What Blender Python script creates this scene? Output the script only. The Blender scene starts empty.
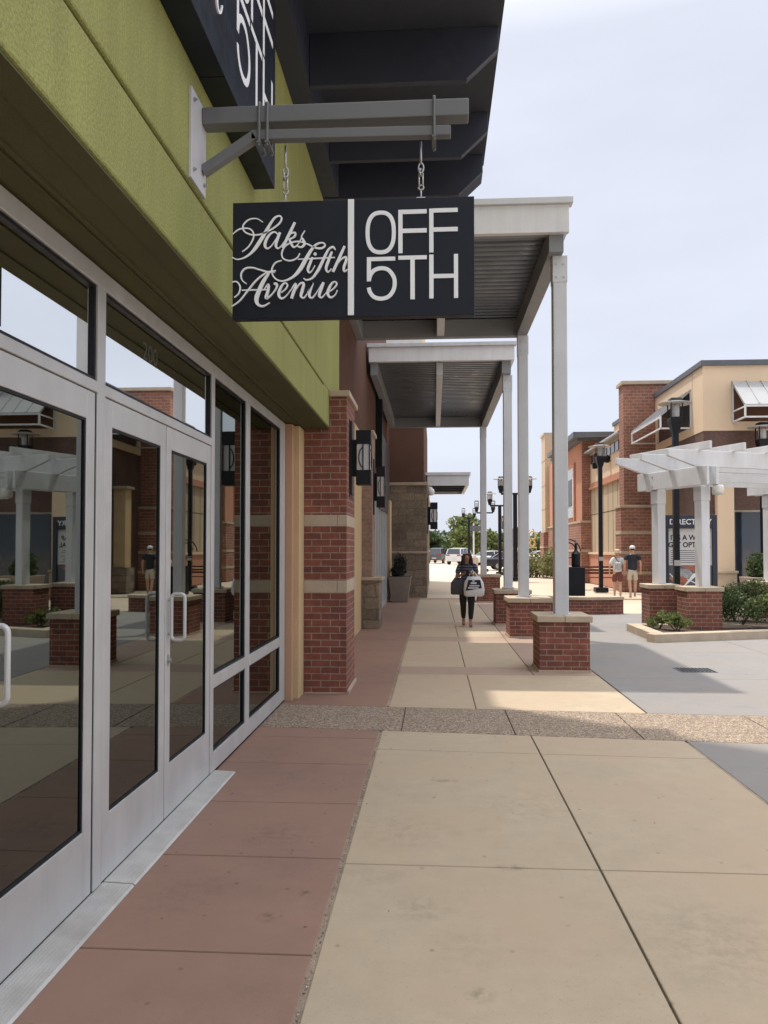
import bpy, bmesh, math, random
from mathutils import Vector, Matrix
random.seed(7)
S = bpy.context.scene
COL = S.collection
R = math.radians
PI = math.pi

# ------------------------------------------------------------------ camera
cd = bpy.data.cameras.new('camera'); cam = bpy.data.objects.new('camera', cd); COL.objects.link(cam)
cd.sensor_fit = 'VERTICAL'; cd.sensor_height = 36.0; cd.lens = 780/1024*36.0
cd.shift_y = 16.575/1024
cd.clip_start = 0.05; cd.clip_end = 3000
cam.location = (0, 0, 1.65)
cam.rotation_euler = (R(91.5), 0, math.atan(50/780))
S.camera = cam
# ------------------------------------------------------------------ world + sun
SUN = Vector((-1.65, 1.35, 6.3)).normalized()
elev = math.asin(SUN.z); azim = math.atan2(SUN.x, SUN.y)
W = bpy.data.worlds.new('World'); S.world = W; W.use_nodes = True
nt = W.node_tree; nt.nodes.clear()
def wn(t, **k):
    n = nt.nodes.new(t)
    for a, b in k.items(): setattr(n, a, b)
    return n
sky = wn('ShaderNodeTexSky', sky_type='NISHITA', sun_disc=False, sun_elevation=elev, sun_rotation=azim, air_density=1.0, dust_density=3.0, ozone_density=1.0)
tc = wn('ShaderNodeTexCoord'); sep = wn('ShaderNodeSeparateXYZ')
nt.links.new(tc.outputs['Generated'], sep.inputs[0])
# the veil of cloud: an overcast sky that brightens towards the zenith
cr = wn('ShaderNodeValToRGB')
e = cr.color_ramp.elements
e[0].position = 0.0; e[0].color = (.235, .249, .285, 1)
e[1].position = 1.0; e[1].color = (1.0, 1.0, 1.02, 1)
q = cr.color_ramp.elements.new(.55); q.color = (.245, .255, .29, 1)
q = cr.color_ramp.elements.new(.75); q.color = (.62, .63, .66, 1)
nt.links.new(sep.outputs['Z'], cr.inputs[0])
mp = wn('ShaderNodeMapping'); mp.inputs['Scale'].default_value = (1, 1, 3.2)
nt.links.new(tc.outputs['Generated'], mp.inputs[0])
no = wn('ShaderNodeTexNoise'); no.inputs['Scale'].default_value = 1.7; no.inputs['Detail'].default_value = 5; no.inputs['Roughness'].default_value = .55
nt.links.new(mp.outputs[0], no.inputs[0])
mr = wn('ShaderNodeMapRange'); mr.inputs[1].default_value = .3; mr.inputs[2].default_value = .7; mr.inputs[3].default_value = 20.4; mr.inputs[4].default_value = 24.2
nt.links.new(no.outputs[0], mr.inputs[0])
vm = wn('ShaderNodeVectorMath', operation='SCALE'); nt.links.new(cr.outputs[0], vm.inputs[0]); nt.links.new(mr.outputs[0], vm.inputs['Scale'])
mx = wn('ShaderNodeMix', data_type='RGBA'); mx.inputs[0].default_value = .9
nt.links.new(sky.outputs[0], mx.inputs[6]); nt.links.new(vm.outputs[0], mx.inputs[7])
bg = wn('ShaderNodeBackground'); bg.inputs[1].default_value = .10
nt.links.new(mx.outputs[2], bg.inputs[0])
wo = wn('ShaderNodeOutputWorld'); nt.links.new(bg.outputs[0], wo.inputs[0])
sl = bpy.data.lights.new('sun', 'SUN'); sl.energy = 2.5; sl.angle = R(1.2); sl.color = (1, .94, .84)
so = bpy.data.objects.new('sun', sl); COL.objects.link(so)
so.rotation_euler = (-SUN).to_track_quat('-Z', 'Y').to_euler()
S.view_settings.view_transform = 'Standard'; S.view_settings.look = 'None'
S.view_settings.exposure = 0.60; S.view_settings.gamma = 1; S.view_settings.use_curve_mapping = False
S.render.engine = 'CYCLES'

# ------------------------------------------------------------------ materials
MATS = {}
class NB:
    def __init__(s, name):
        s.m = bpy.data.materials.new(name); s.m.use_nodes = True; s.t = s.m.node_tree
        s.p = s.t.nodes['Principled BSDF']; s.out = s.t.nodes['Material Output']
        MATS[name] = s.m
    def n(s, t, **k):
        x = s.t.nodes.new(t)
        for a, b in k.items(): setattr(x, a, b)
        return x
    def l(s, a, b): s.t.links.new(a, b)
    def noise(s, vec, scale, detail=4, rough=.55):
        x = s.n('ShaderNodeTexNoise'); x.inputs['Scale'].default_value = scale; x.inputs['Detail'].default_value = detail; x.inputs['Roughness'].default_value = rough
        s.l(vec, x.inputs[0]); return x.outputs[0]
    def rng(s, v, a, b, c, d):
        x = s.n('ShaderNodeMapRange')
        for i, q in enumerate((a, b, c, d)): x.inputs[i+1].default_value = q
        s.l(v, x.inputs[0]); return x.outputs[0]
    def mix(s, f, a, b, bt='MIX'):
        x = s.n('ShaderNodeMix', data_type='RGBA', blend_type=bt)
        for i, q in ((0, f), (6, a), (7, b)):
            if isinstance(q, (int, float)): x.inputs[i].default_value = q
            elif isinstance(q, tuple): x.inputs[i].default_value = (*q, 1)
            else: s.l(q, x.inputs[i])
        return x.outputs[2]
    def math(s, op, a, b=None):
        x = s.n('ShaderNodeMath', operation=op)
        for i, q in enumerate((a, b)):
            if q is None: continue
            if isinstance(q, (int, float)): x.inputs[i].default_value = q
            else: s.l(q, x.inputs[i])
        return x.outputs[0]
    def bump(s, h, st, dist=.01):
        b = s.n('ShaderNodeBump'); b.inputs['Strength'].default_value = st; b.inputs['Distance'].default_value = dist
        s.l(h, b.inputs['Height']); s.l(b.outputs[0], s.p.inputs['Normal'])
    def pos(s): return s.n('ShaderNodeNewGeometry').outputs['Position']

def dull(c, k=.5): return tuple(x*k for x in c)
def surf(name, col, rough=.7, var=.12, vs=3.0, fine=0.0, fs=200, bump=0, bs=120, metal=0, dirt=None, spec=.5, streak=0):
    """a painted, rendered or cast surface: base colour with soft wear and fine grain"""
    b = NB(name); P = b.pos()
    f = b.rng(b.noise(P, vs, 6, .6), .3, .7, 1-var, 1+var)
    v = b.n('ShaderNodeVectorMath', operation='SCALE'); v.inputs[0].default_value = col; b.l(f, v.inputs['Scale'])
    c = v.outputs[0]
    if streak:      # rain streaks and trowel drift, drawn out vertically
        mpn = b.n('ShaderNodeMapping'); mpn.inputs['Scale'].default_value = (7, 7, .55); b.l(P, mpn.inputs[0])
        g0 = b.rng(b.noise(mpn.outputs[0], 1.0, 7, .65), .3, .7, 1-streak, 1+streak*.7)
        w = b.n('ShaderNodeVectorMath', operation='SCALE'); b.l(c, w.inputs[0]); b.l(g0, w.inputs['Scale']); c = w.outputs[0]
    if fine:
        g = b.rng(b.noise(P, fs, 2, .5), .3, .7, 1-fine, 1+fine)
        w = b.n('ShaderNodeVectorMath', operation='SCALE'); b.l(c, w.inputs[0]); b.l(g, w.inputs['Scale']); c = w.outputs[0]
    if dirt:
        dn = b.rng(b.noise(P, 1.1, 8, .7), .52, .72, 0, .75)
        c = b.mix(dn, c, dirt)
    b.l(c, b.p.inputs['Base Color'])
    b.l(b.rng(b.noise(P, vs*4, 4), .3, .7, max(.02, rough-.08), min(1, rough+.08)), b.p.inputs['Roughness'])
    b.p.inputs['Metallic'].default_value = metal
    b.p.inputs['Specular IOR Level'].default_value = spec
    if bump: b.bump(b.noise(P, bs, 3, .6), bump, .004)
    return b.m
def brick(name, c1, c2, mortar, bw=.215, bh=.0765, ms=.006, bump=.6, sm=.1, roughn=.85, distort=0):
    b = NB(name); g = b.n('ShaderNodeNewGeometry')
    sp = b.n('ShaderNodeSeparateXYZ'); b.l(g.outputs['Position'], sp.inputs[0])
    sn = b.n('ShaderNodeSeparateXYZ'); b.l(g.outputs['True Normal'], sn.inputs[0])
    k = b.math('GREATER_THAN', b.math('ABSOLUTE', sn.outputs[0]), .707)
    u = b.n('ShaderNodeMix', data_type='FLOAT'); b.l(k, u.inputs[0]); b.l(sp.outputs[0], u.inputs[2]); b.l(sp.outputs[1], u.inputs[3])
    cx = b.n('ShaderNodeCombineXYZ'); b.l(u.outputs[0], cx.inputs[0]); b.l(sp.outputs[2], cx.inputs[1])
    cv = cx.outputs[0]
    if distort:
        dn = b.n('ShaderNodeTexNoise'); dn.inputs['Scale'].default_value = 2.6; dn.inputs['Detail'].default_value = 3; b.l(g.outputs['Position'], dn.inputs[0])
        ds = b.n('ShaderNodeVectorMath', operation='SCALE'); b.l(dn.outputs['Color'], ds.inputs[0]); ds.inputs['Scale'].default_value = distort*2
        da = b.n('ShaderNodeVectorMath', operation='ADD'); b.l(cv, da.inputs[0]); b.l(ds.outputs[0], da.inputs[1]); cv = da.outputs[0]
    br = b.n('ShaderNodeTexBrick'); b.l(cv, br.inputs[0])
    br.inputs['Color1'].default_value = (*c1, 1); br.inputs['Color2'].default_value = (*c2, 1); br.inputs['Mortar'].default_value = (*mortar, 1)
    br.inputs['Scale'].default_value = 1; br.inputs['Mortar Size'].default_value = ms; br.inputs['Mortar Smooth'].default_value = sm
    br.inputs['Brick Width'].default_value = bw; br.inputs['Row Height'].default_value = bh; br.inputs['Bias'].default_value = -.1
    P = g.outputs['Position']
    f = b.rng(b.noise(P, 14, 5, .65), .3, .7, .78, 1.2)
    v = b.n('ShaderNodeVectorMath', operation='SCALE'); b.l(br.outputs[0], v.inputs[0]); b.l(f, v.inputs['Scale'])
    f2 = b.rng(b.noise(P, 1.3, 8, .68), .3, .7, .72, 1.2)
    w = b.n('ShaderNodeVectorMath', operation='SCALE'); b.l(v.outputs[0], w.inputs[0]); b.l(f2, w.inputs['Scale'])
    b.l(w.outputs[0], b.p.inputs['Base Color']); b.p.inputs['Roughness'].default_value = roughn
    h = b.math('ADD', b.math('MULTIPLY', br.outputs[1], -1.0), b.math('MULTIPLY', b.noise(P, 90, 3), .35))
    b.bump(h, bump, .008)
    return b.m

def concrete(name, col, var=.10, stain=.25, speck=.10, bump=.25, rough=.8, warm=None, spots=()):
    b = NB(name); P = b.pos()
    f = b.rng(b.noise(P, .55, 7, .62), .3, .7, 1-var, 1+var)
    g = b.rng(b.noise(P, 260, 2, .5), .25, .75, 1-speck, 1+speck)
    h = b.rng(b.noise(P, 6, 8, .7), .35, .7, 1+var*.5, 1-var*.7)
    k = b.math('MULTIPLY', b.math('MULTIPLY', f, g), h)
    v = b.n('ShaderNodeVectorMath', operation='SCALE'); v.inputs[0].default_value = col; b.l(k, v.inputs['Scale'])
    pit = b.rng(b.noise(P, 55, 3, .7), .60, .72, 0, .22)
    gk = b.math('SUBTRACT', 1.0, pit); w2 = b.n('ShaderNodeVectorMath', operation='SCALE'); b.l(v.outputs[0], w2.inputs[0]); b.l(gk, w2.inputs['Scale']); v = w2
    # stains: scuffed darker blotches and small spots
    s1 = b.rng(b.noise(P, 1.7, 9, .72), .58, .74, 0, stain)
    c = b.mix(s1, v.outputs[0], tuple(x*.55 for x in col))
    vo = b.n('ShaderNodeTexVoronoi', voronoi_dimensions='2D'); vo.inputs['Scale'].default_value = 3.1; b.l(P, vo.inputs[0])
    sc_ = b.n('ShaderNodeSeparateColor'); b.l(vo.outputs['Color'], sc_.inputs[0])
    s2 = b.math('MULTIPLY', b.rng(vo.outputs['Distance'], .018, .045, .6, 0), b.math('GREATER_THAN', sc_.outputs[0], .62))
    c = b.mix(s2, c, tuple(x*.25 for x in col))
    vo2 = b.n('ShaderNodeTexVoronoi', voronoi_dimensions='2D'); vo2.inputs['Scale'].default_value = 13; b.l(P, vo2.inputs[0])
    sc2 = b.n('ShaderNodeSeparateColor'); b.l(vo2.outputs['Color'], sc2.inputs[0])
    s3 = b.math('MULTIPLY', b.rng(vo2.outputs['Distance'], .02, .06, .35, 0), b.math('GREATER_THAN', sc2.outputs[1], .72))
    c = b.mix(s3, c, tuple(x*.45 for x in col))
    if warm:
        c = b.mix(b.rng(b.noise(P, .8, 6, .6), .42, .62, 0, .8), c, warm)
    for sx, sy, rx, ry, amt in spots:      # scuffs and gum marks at their own places
        mpn = b.n('ShaderNodeMapping'); mpn.vector_type = 'POINT'; mpn.inputs['Location'].default_value = (-sx/rx, -sy/ry, 0); mpn.inputs['Scale'].default_value = (1/rx, 1/ry, 0); b.l(P, mpn.inputs[0])
        ln = b.n('ShaderNodeVectorMath', operation='LENGTH'); b.l(mpn.outputs[0], ln.inputs[0])
        k1 = b.rng(ln.outputs['Value'], .25, 1, 1, 0); k2 = b.rng(b.noise(P, 14, 8, .75), .44, .62, 0, 1)
        c = b.mix(b.math('MULTIPLY', b.math('MULTIPLY', k1, k2), amt), c, tuple(x*.35 for x in col))
    b.l(c, b.p.inputs['Base Color'])
    b.l(b.rng(f, .9, 1.1, rough-.08, rough+.05), b.p.inputs['Roughness'])
    b.p.inputs['Specular IOR Level'].default_value = .35
    hh = b.math('ADD', b.noise(P, 300, 2), b.math('MULTIPLY', b.noise(P, 25, 4), .7))
    b.bump(hh, bump, .003)
    return b.m
def aggregate(name):
    b = NB(name); P = b.pos()
    vo = b.n('ShaderNodeTexVoronoi'); vo.inputs['Scale'].default_value = 75; b.l(P, vo.inputs[0])
    cr = b.n('ShaderNodeValToRGB'); el = cr.color_ramp.elements
    el[0].color = (.18, .125, .09, 1); el[1].color = (.72, .60, .45, 1)
    x = el.new(.35); x.color = (.36, .26, .185, 1)
    x = el.new(.7); x.color = (.52, .40, .29, 1)
    sp = b.n('ShaderNodeSeparateColor'); b.l(vo.outputs['Color'], sp.inputs[0]); b.l(sp.outputs[0], cr.inputs[0])
    d = b.rng(vo.outputs['Distance'], .25, .6, 0, .7)
    c = b.mix(d, cr.outputs[0], (.13, .10, .08))
    b.l(c, b.p.inputs['Base Color']); b.p.inputs['Roughness'].default_value = .8
    b.bump(b.math('MULTIPLY', vo.outputs['Distance'], -1), .8, .01)
    return b.m
def plain(name, col, rough=.5, metal=0, alpha=None, spec=.5):
    b = NB(name); P = b.pos()
    f = b.rng(b.noise(P, 9, 4), .3, .7, .92, 1.08)
    v = b.n('ShaderNodeVectorMath', operation='SCALE'); v.inputs[0].default_value = col; b.l(f, v.inputs['Scale'])
    b.l(v.outputs[0], b.p.inputs['Base Color']); b.p.inputs['Roughness'].default_value = rough; b.p.inputs['Metallic'].default_value = metal
    b.p.inputs['Specular IOR Level'].default_value = spec
    return b.m
def glass(name, tint, ior, wob=.0006, refl=None, gt=(.84, .91, .86)):
    b = NB(name); b.t.nodes.remove(b.p)
    fr = b.n('ShaderNodeFresnel'); fr.inputs[0].default_value = ior
    tr = b.n('ShaderNodeBsdfTransparent'); tr.inputs[0].default_value = (*tint, 1)
    gl = b.n('ShaderNodeBsdfGlossy'); gl.inputs['Roughness'].default_value = 0.012; gl.inputs[0].default_value = (*gt, 1)
    bu = b.n('ShaderNodeBump'); bu.inputs['Strength'].default_value = .25; bu.inputs['Distance'].default_value = wob
    b.l(b.noise(b.pos(), 1.4, 2), bu.inputs['Height']); b.l(bu.outputs[0], gl.inputs['Normal'])
    m = b.n('ShaderNodeMixShader'); (b.l(fr.outputs[0], m.inputs[0]) if refl is None else setattr(m.inputs[0], 'default_value', refl)); b.l(tr.outputs[0], m.inputs[1]); b.l(gl.outputs[0], m.inputs[2])
    b.l(m.outputs[0], b.out.inputs[0]); return b.m
def leafmat(name, c1, c2, c3=None):
    b = NB(name); g = b.n('ShaderNodeNewGeometry')
    cr = b.n('ShaderNodeValToRGB'); el = cr.color_ramp.elements
    el[0].color = (*c1, 1); el[1].color = (*c2, 1)
    if c3: x = el.new(.85); x.color = (*c2, 1); el[len(el)-1].color = (*c3, 1)
    b.l(g.outputs['Random Per Island'], cr.inputs[0]); b.l(cr.outputs[0], b.p.inputs['Base Color'])
    b.p.inputs['Roughness'].default_value = .55; b.p.inputs['Specular IOR Level'].default_value = .3
    t = b.n('ShaderNodeBsdfTranslucent'); b.l(cr.outputs[0], t.inputs[0])
    m = b.n('ShaderNodeMixShader'); m.inputs[0].default_value = .3
    b.l(b.p.outputs[0], m.inputs[1]); b.l(t.outputs[0], m.inputs[2]); b.l(m.outputs[0], b.out.inputs[0])
    return b.m

M = {}
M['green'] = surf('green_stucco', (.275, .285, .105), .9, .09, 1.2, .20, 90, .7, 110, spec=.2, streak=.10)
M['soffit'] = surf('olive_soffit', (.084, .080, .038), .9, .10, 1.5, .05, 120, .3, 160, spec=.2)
M['tanst'] = surf('tan_stucco', (.56, .41, .24), .9, .06, 2, .07, 150, .4, 180, spec=.2)
M['pinkst'] = surf('pinkish_stucco', (.46, .28, .18), .9, .06, 2, .07, 150, .4, 180, spec=.2)
M['cream'] = surf('cream_stucco', (.70, .55, .40), .9, .05, .8, .04, 60, .3, 90, spec=.2)
M['panel'] = surf('beige_panel', (.50, .40, .29), .9, .05, .8, .04, 60, .3, 90, spec=.2)
M['terra'] = surf('terracotta_stucco', (.50, .25, .17), .9, .06, .8, .04, 60, .3, 90, spec=.2)
M['brown'] = surf('brown_stucco', (.115, .062, .045), .85, .10, 2, .05, 90, .3, 120, spec=.2)
M['brownb'] = brick('brown_block', (.13, .075, .062), (.105, .064, .054), (.10, .06, .05), 1.2, .6, .006, .3)
M['alu'] = surf('satin_aluminium', (.55, .555, .555), .42, .07, 3, .04, 200, 0, metal=.3, streak=.06)
M['alud'] = surf('ribbed_threshold_metal', (.52, .51, .49), .5, .12, 6, .06, 200, .3, 60, metal=.3, dirt=(.36, .33, .29))
M['white'] = surf('white_paint', (.66, .665, .68), .45, .05, 2, .03, 60, streak=.07)
M['grey'] = surf('light_grey_paint', (.56, .575, .60), .45, .06, 2, .02, 100, streak=.07)
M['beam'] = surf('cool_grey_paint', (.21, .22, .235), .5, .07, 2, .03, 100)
M['arm'] = surf('grey_steel_paint', (.125, .130, .140), .45, .06, 4, .04, 200)
M['plate'] = surf('bracket_plate_paint', (.50, .50, .52), .45, .08, 6, .04, 200)
M['navy'] = surf('dark_navy_metal', (.036, .041, .062), .5, .10, 3, .03, 200, spec=.35)
M['panelsof'] = surf('dark_umber_soffit', (.040, .045, .060), .8, .10, 3, .05, 100)
M['signblk'] = surf('sign_black', (.009, .012, .021), .45, .15, 3, .05, 200, spec=.25)
M['letter'] = surf('letter_white', (.80, .82, .86), .5, .04, 5)
M['black'] = surf('black_metal', (.009, .010, .014), .45, .15, 5, spec=.25)
M['steel'] = surf('zinc_steel', (.45, .45, .46), .35, .1, 20, metal=.9)
M['awn'] = surf('seamed_metal', (.36, .36, .37), .45, .06, 3, metal=.3)
M['frost'] = surf('frosted_glass', (.52, .53, .54), .25, .05, 4)
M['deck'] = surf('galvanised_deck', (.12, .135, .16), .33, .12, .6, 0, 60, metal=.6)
M['stonecap'] = surf('limestone', (.45, .365, .27), .8, .12, 3, .10, 120, .5, 60, dirt=(.30, .25, .19))
M['brickc'] = brick('red_brick', (.25, .082, .054), (.15, .053, .038), (.31, .23, .175))
M['brickp'] = brick('pedestal_brick', (.25, .080, .054), (.145, .052, .038), (.31, .23, .175), .215, .0765)
M['brickf'] = brick('far_brick', (.31, .135, .092), (.235, .10, .07), (.36, .24, .18), .30, .125, .012, .5)
M['brickl'] = brick('tan_brick', (.34, .22, .17), (.28, .185, .145), (.32, .25, .20), .215, .0765)
M['stone'] = brick('rough_stone', (.27, .215, .155), (.17, .135, .10), (.15, .125, .095), .55, .26, .012, 1.0, .4, distort=.10)
M['beige'] = concrete('beige_concrete', (.43, .348, .252), .09, .40, warm=(.44, .335, .235), spots=((-.06, 3.62, .16, .14, .38), (.14, 3.30, .2, .25, .15), (.07, 5.62, .13, .05, .9), (.40, 4.12, .12, .05, .8), (.17, 2.95, .07, .07, .6), (1.2, 3.4, .5, .5, .25), (-.2, 4.6, .4, .4, .2), (.6, 5.1, .5, .4, .2)))
M['red'] = concrete('red_concrete', (.265, .162, .124), .14, .5, warm=(.285, .172, .125), spots=((-.9, 4.5, .3, .3, .35), (-.75, 3.5, .06, .06, .8), (-1.2, 3.7, .3, .4, .25), (-.62, 3.75, .04, .04, .9)))
M['redband'] = concrete('red_band_concrete', (.36, .26, .205), .07, .2)
M['greyc'] = concrete('grey_concrete', (.235, .222, .216), .10, .35, warm=(.25, .225, .205))
M['lot'] = concrete('sunlit_lot', (.52, .43, .33), .10, .15)  # pale tan concrete of the open lot
M['under'] = concrete('joint_filler', (.13, .105, .08), .3, .5, .3, .8)
M['agg'] = aggregate('exposed_aggregate')
M['glass'] = glass('storefront_glass', (.20, .22, .21), 2.9)
M['mirrorglass'] = glass('reflective_transom_glass', (.2, .2, .2), 2.9, .0004, .86, (.94, .95, .95))
M['glassf'] = surf('far_window_glass', (.03, .04, .06), .06, .1, 1, spec=1.0)
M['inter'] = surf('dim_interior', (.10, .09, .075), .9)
M['soil'] = surf('mulch', (.07, .05, .035), .95, .3, 20, .3, 60, 1, 40)
M['leafd'] = leafmat('leaf_dark', (.035, .06, .025), (.10, .14, .05))
M['leafg'] = leafmat('leaf_green', (.08, .12, .035), (.20, .24, .08), (.34, .29, .14))
M['leafy'] = leafmat('leaf_straw', (.12, .15, .05), (.32, .31, .14), (.42, .34, .2))
M['leafdk'] = leafmat('leaf_blackish', (.02, .024, .02), (.05, .055, .05))
M['bark'] = surf('bark', (.12, .09, .065), .9, .3, 8, .2, 60, .8, 30)
M['kiosk'] = surf('kiosk_navy', (.028, .034, .058), .5, .08, 3)
M['poster'] = surf('poster_paper', (.62, .61, .60), .6, .03, 3)
M['pot'] = surf('pot_concrete', (.27, .215, .175), .85, .10, 4, .06, 100, .3, 80)
M['signgrey'] = surf('sign_board_grey', (.10, .11, .13), .5)
M['darkpan'] = surf('bluish_panel', (.06, .065, .085), .35, .1, 3)
M['yellow'] = surf('yellow_totem_paint', (.62, .45, .20), .6)
M['lampglow'] = surf('lamp_diffuser', (.7, .68, .62), .3)
for nme, c in (('skin', (.34, .17, .11)), ('skinl', (.52, .32, .23)), ('hair', (.012, .009, .008)), ('navycloth', (.018, .022, .035)), ('blackcloth', (.010, .010, .012)), ('whitecloth', (.62, .64, .67)), ('brownred', (.16, .05, .04)), ('khaki', (.52, .46, .38)), ('straw', (.52, .42, .28)), ('baggrey', (.055, .055, .065)), ('shoe', (.28, .10, .08))):
    M[nme] = surf(nme, c, .85, .12, 12, .08, 300)
for nme, c in (('carwhite', (.62, .63, .64)), ('carsilver', (.38, .39, .40)), ('cardark', (.02, .024, .035)), ('cargrey', (.12, .125, .13)), ('carblue', (.05, .08, .13))):
    M[nme] = plain(nme, c, .22, .1)
M['tyre'] = plain('tyre_rubber', (.02, .02, .02), .8)
M['rim'] = plain('alloy_rim', (.4, .4, .42), .3, .8)
M['carglass'] = plain('car_glass', (.02, .025, .03), .06, 0, spec=1)
M['tail'] = plain('tail_lamp_red', (.35, .03, .02), .3)
M['head'] = plain('head_lamp_clear', (.6, .6, .6), .15)

# striped shirt for the woman
b = NB('striped_shirt'); sp = b.n('ShaderNodeSeparateXYZ'); b.l(b.pos(), sp.inputs[0])
f = b.math('GREATER_THAN', b.math('FRACT', b.math('MULTIPLY', sp.outputs[2], 17)), .68)
b.l(b.mix(f, (.02, .025, .045), (.13, .14, .18)), b.p.inputs['Base Color']); b.p.inputs['Roughness'].default_value = .9
M['stripe'] = b.m

# ------------------------------------------------------------------ object helpers
ORG = {}
def tag(o, label=None, cat=None, group=None, kind=None):
    if label: o['label'] = label
    if cat: o['category'] = cat
    if group: o['group'] = group
    if kind: o['kind'] = kind
    return o
def thing(name, label, cat, loc=(0, 0, 0), group=None):
    o = bpy.data.objects.new(name, None); COL.objects.link(o); o.location = loc; o.empty_display_size = .2
    ORG[o.name] = Vector(loc); return tag(o, label, cat, group)
def copy_tree(o, parent=None):
    c = o.copy(); COL.objects.link(c)
    if parent: c.parent = parent
    ORG[c.name] = ORG.get(o.name, Vector())
    for ch in list(o.children): copy_tree(ch, c)
    return c
class MB:
    def __init__(s): s.bm = bmesh.new()
    def box(s, x0, x1, y0, y1, z0, z1):
        v = [s.bm.verts.new(p) for p in ((x0,y0,z0),(x1,y0,z0),(x1,y1,z0),(x0,y1,z0),(x0,y0,z1),(x1,y0,z1),(x1,y1,z1),(x0,y1,z1))]
        for f in ((0,3,2,1),(4,5,6,7),(0,1,5,4),(1,2,6,5),(2,3,7,6),(3,0,4,7)): s.bm.faces.new([v[i] for i in f])
        return s
    def hexa(s, b4, t4):
        v = [s.bm.verts.new(p) for p in list(b4)+list(t4)]
        for f in ((0,3,2,1),(4,5,6,7),(0,1,5,4),(1,2,6,5),(2,3,7,6),(3,0,4,7)): s.bm.faces.new([v[i] for i in f])
        return s
    def bar(s, a, b, w, h, up=(0, 0, 1)):
        a = Vector(a); b = Vector(b); d = (b-a).normalized(); u = Vector(up)
        if abs(d.dot(u)) > .98: u = Vector((1, 0, 0))
        r = d.cross(u).normalized()*w/2; u = r.cross(d).normalized()*h/2
        return s.hexa([a-r-u, a+r-u, b+r-u, b-r-u], [a-r+u, a+r+u, b+r+u, b-r+u])
    def prism(s, pts, fn, a, b):
        """polygon pts (2-D) placed by fn(u, v, w) and extruded from w=a to w=b"""
        A = [s.bm.verts.new(fn(u, v, a)) for u, v in pts]; B = [s.bm.verts.new(fn(u, v, b)) for u, v in pts]
        n = len(pts); s.bm.faces.new(A[::-1]); s.bm.faces.new(B)
        for i in range(n): s.bm.faces.new((A[i], A[(i+1) % n], B[(i+1) % n], B[i]))
        return s
    def poly(s, pts, z0, z1): return s.prism(pts, lambda u, v, w: (u, v, w), z0, z1)
    def tube(s, path, r, n=10, closed=False):
        path = [Vector(p) for p in path]; m = len(path); rings = []
        rr = r if isinstance(r, (list, tuple)) else [r]*m
        pu = None
        for i, p in enumerate(path):
            if closed: d = path[(i+1) % m]-path[i-1]
            else: d = path[min(i+1, m-1)]-path[max(i-1, 0)]
            d.normalize()
            u = pu if pu is not None else (Vector((0, 0, 1)) if abs(d.z) < .9 else Vector((1, 0, 0)))
            u = (u-d*u.dot(d)).normalized(); pu = u; w = d.cross(u)
            rings.append([s.bm.verts.new(p+(u*math.cos(t)+w*math.sin(t))*rr[i]) for t in [2*PI*k/n for k in range(n)]])
        for i in range(m if closed else m-1):
            a, b = rings[i], rings[(i+1) % m]
            for k in range(n): s.bm.faces.new((a[k], a[(k+1) % n], b[(k+1) % n], b[k]))
        if not closed: s.bm.faces.new(rings[0][::-1]); s.bm.faces.new(rings[-1])
        return s
    def lathe(s, prof, c=(0, 0, 0), n=20):
        rings = []
        for r, z in prof:
            rings.append([s.bm.verts.new((c[0]+max(r, 1e-4)*math.cos(2*PI*k/n), c[1]+max(r, 1e-4)*math.sin(2*PI*k/n), c[2]+z)) for k in range(n)])
        for a, b in zip(rings, rings[1:]):
            for k in range(n): s.bm.faces.new((a[k], a[(k+1) % n], b[(k+1) % n], b[k]))
        s.bm.faces.new(rings[0][::-1]); s.bm.faces.new(rings[-1]); return s
    def build(s, name, mat, parent=None, bevel=0, smooth=False, loc=None):
        bmesh.ops.recalc_face_normals(s.bm, faces=s.bm.faces[:])
        me = bpy.data.meshes.new(name); off = Vector(loc) if loc is not None else (ORG.get(parent.name, Vector()) if parent else Vector())
        if off.length: bmesh.ops.translate(s.bm, verts=s.bm.verts[:], vec=-off)
        s.bm.to_mesh(me); s.bm.free()
        return link(name, me, mat, parent, bevel, smooth, loc)
def link(name, me, mat, parent=None, bevel=0, smooth=False, loc=None):
    o = bpy.data.objects.new(name, me); COL.objects.link(o)
    if mat is not None: me.materials.append(M[mat] if isinstance(mat, str) else mat)
    if parent: o.parent = parent; ORG[o.name] = ORG.get(parent.name, Vector())
    elif loc is not None: o.location = loc; ORG[o.name] = Vector(loc)
    if smooth:
        for p in me.polygons: p.use_smooth = True
    if bevel:
        m = o.modifiers.new('bevel', 'BEVEL'); m.width = bevel; m.segments = 2; m.limit_method = 'ANGLE'; m.angle_limit = R(40)
    return o
def B(name, mat, parent, x0, x1, y0, y1, z0, z1, bevel=0): return MB().box(x0, x1, y0, y1, z0, z1).build(name, mat, parent, bevel)
def rbox(mb, c, sx, sy, z0, z1, ang=0, top=1.0):
    ca, sa = math.cos(ang), math.sin(ang)
    def q(k, z): return [(c[0]+(u*sx/2*k)*ca-(v*sy/2*k)*sa, c[1]+(u*sx/2*k)*sa+(v*sy/2*k)*ca, z) for u, v in ((-1,-1),(1,-1),(1,1),(-1,1))]
    mb.hexa(q(1, z0), q(top, z1)); return mb
def catmull(pts, n=6):
    out = []; P = [Vector(p) for p in pts]
    for i in range(len(P)-1):
        p0 = P[max(i-1, 0)]; p1 = P[i]; p2 = P[i+1]; p3 = P[min(i+2, len(P)-1)]
        for k in range(n):
            t = k/n
            out.append(.5*((2*p1)+(p2-p0)*t+(2*p0-5*p1+4*p2-p3)*t*t+(3*p1-p0-3*p2+p3)*t**3))
    out.append(P[-1]); return out
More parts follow.
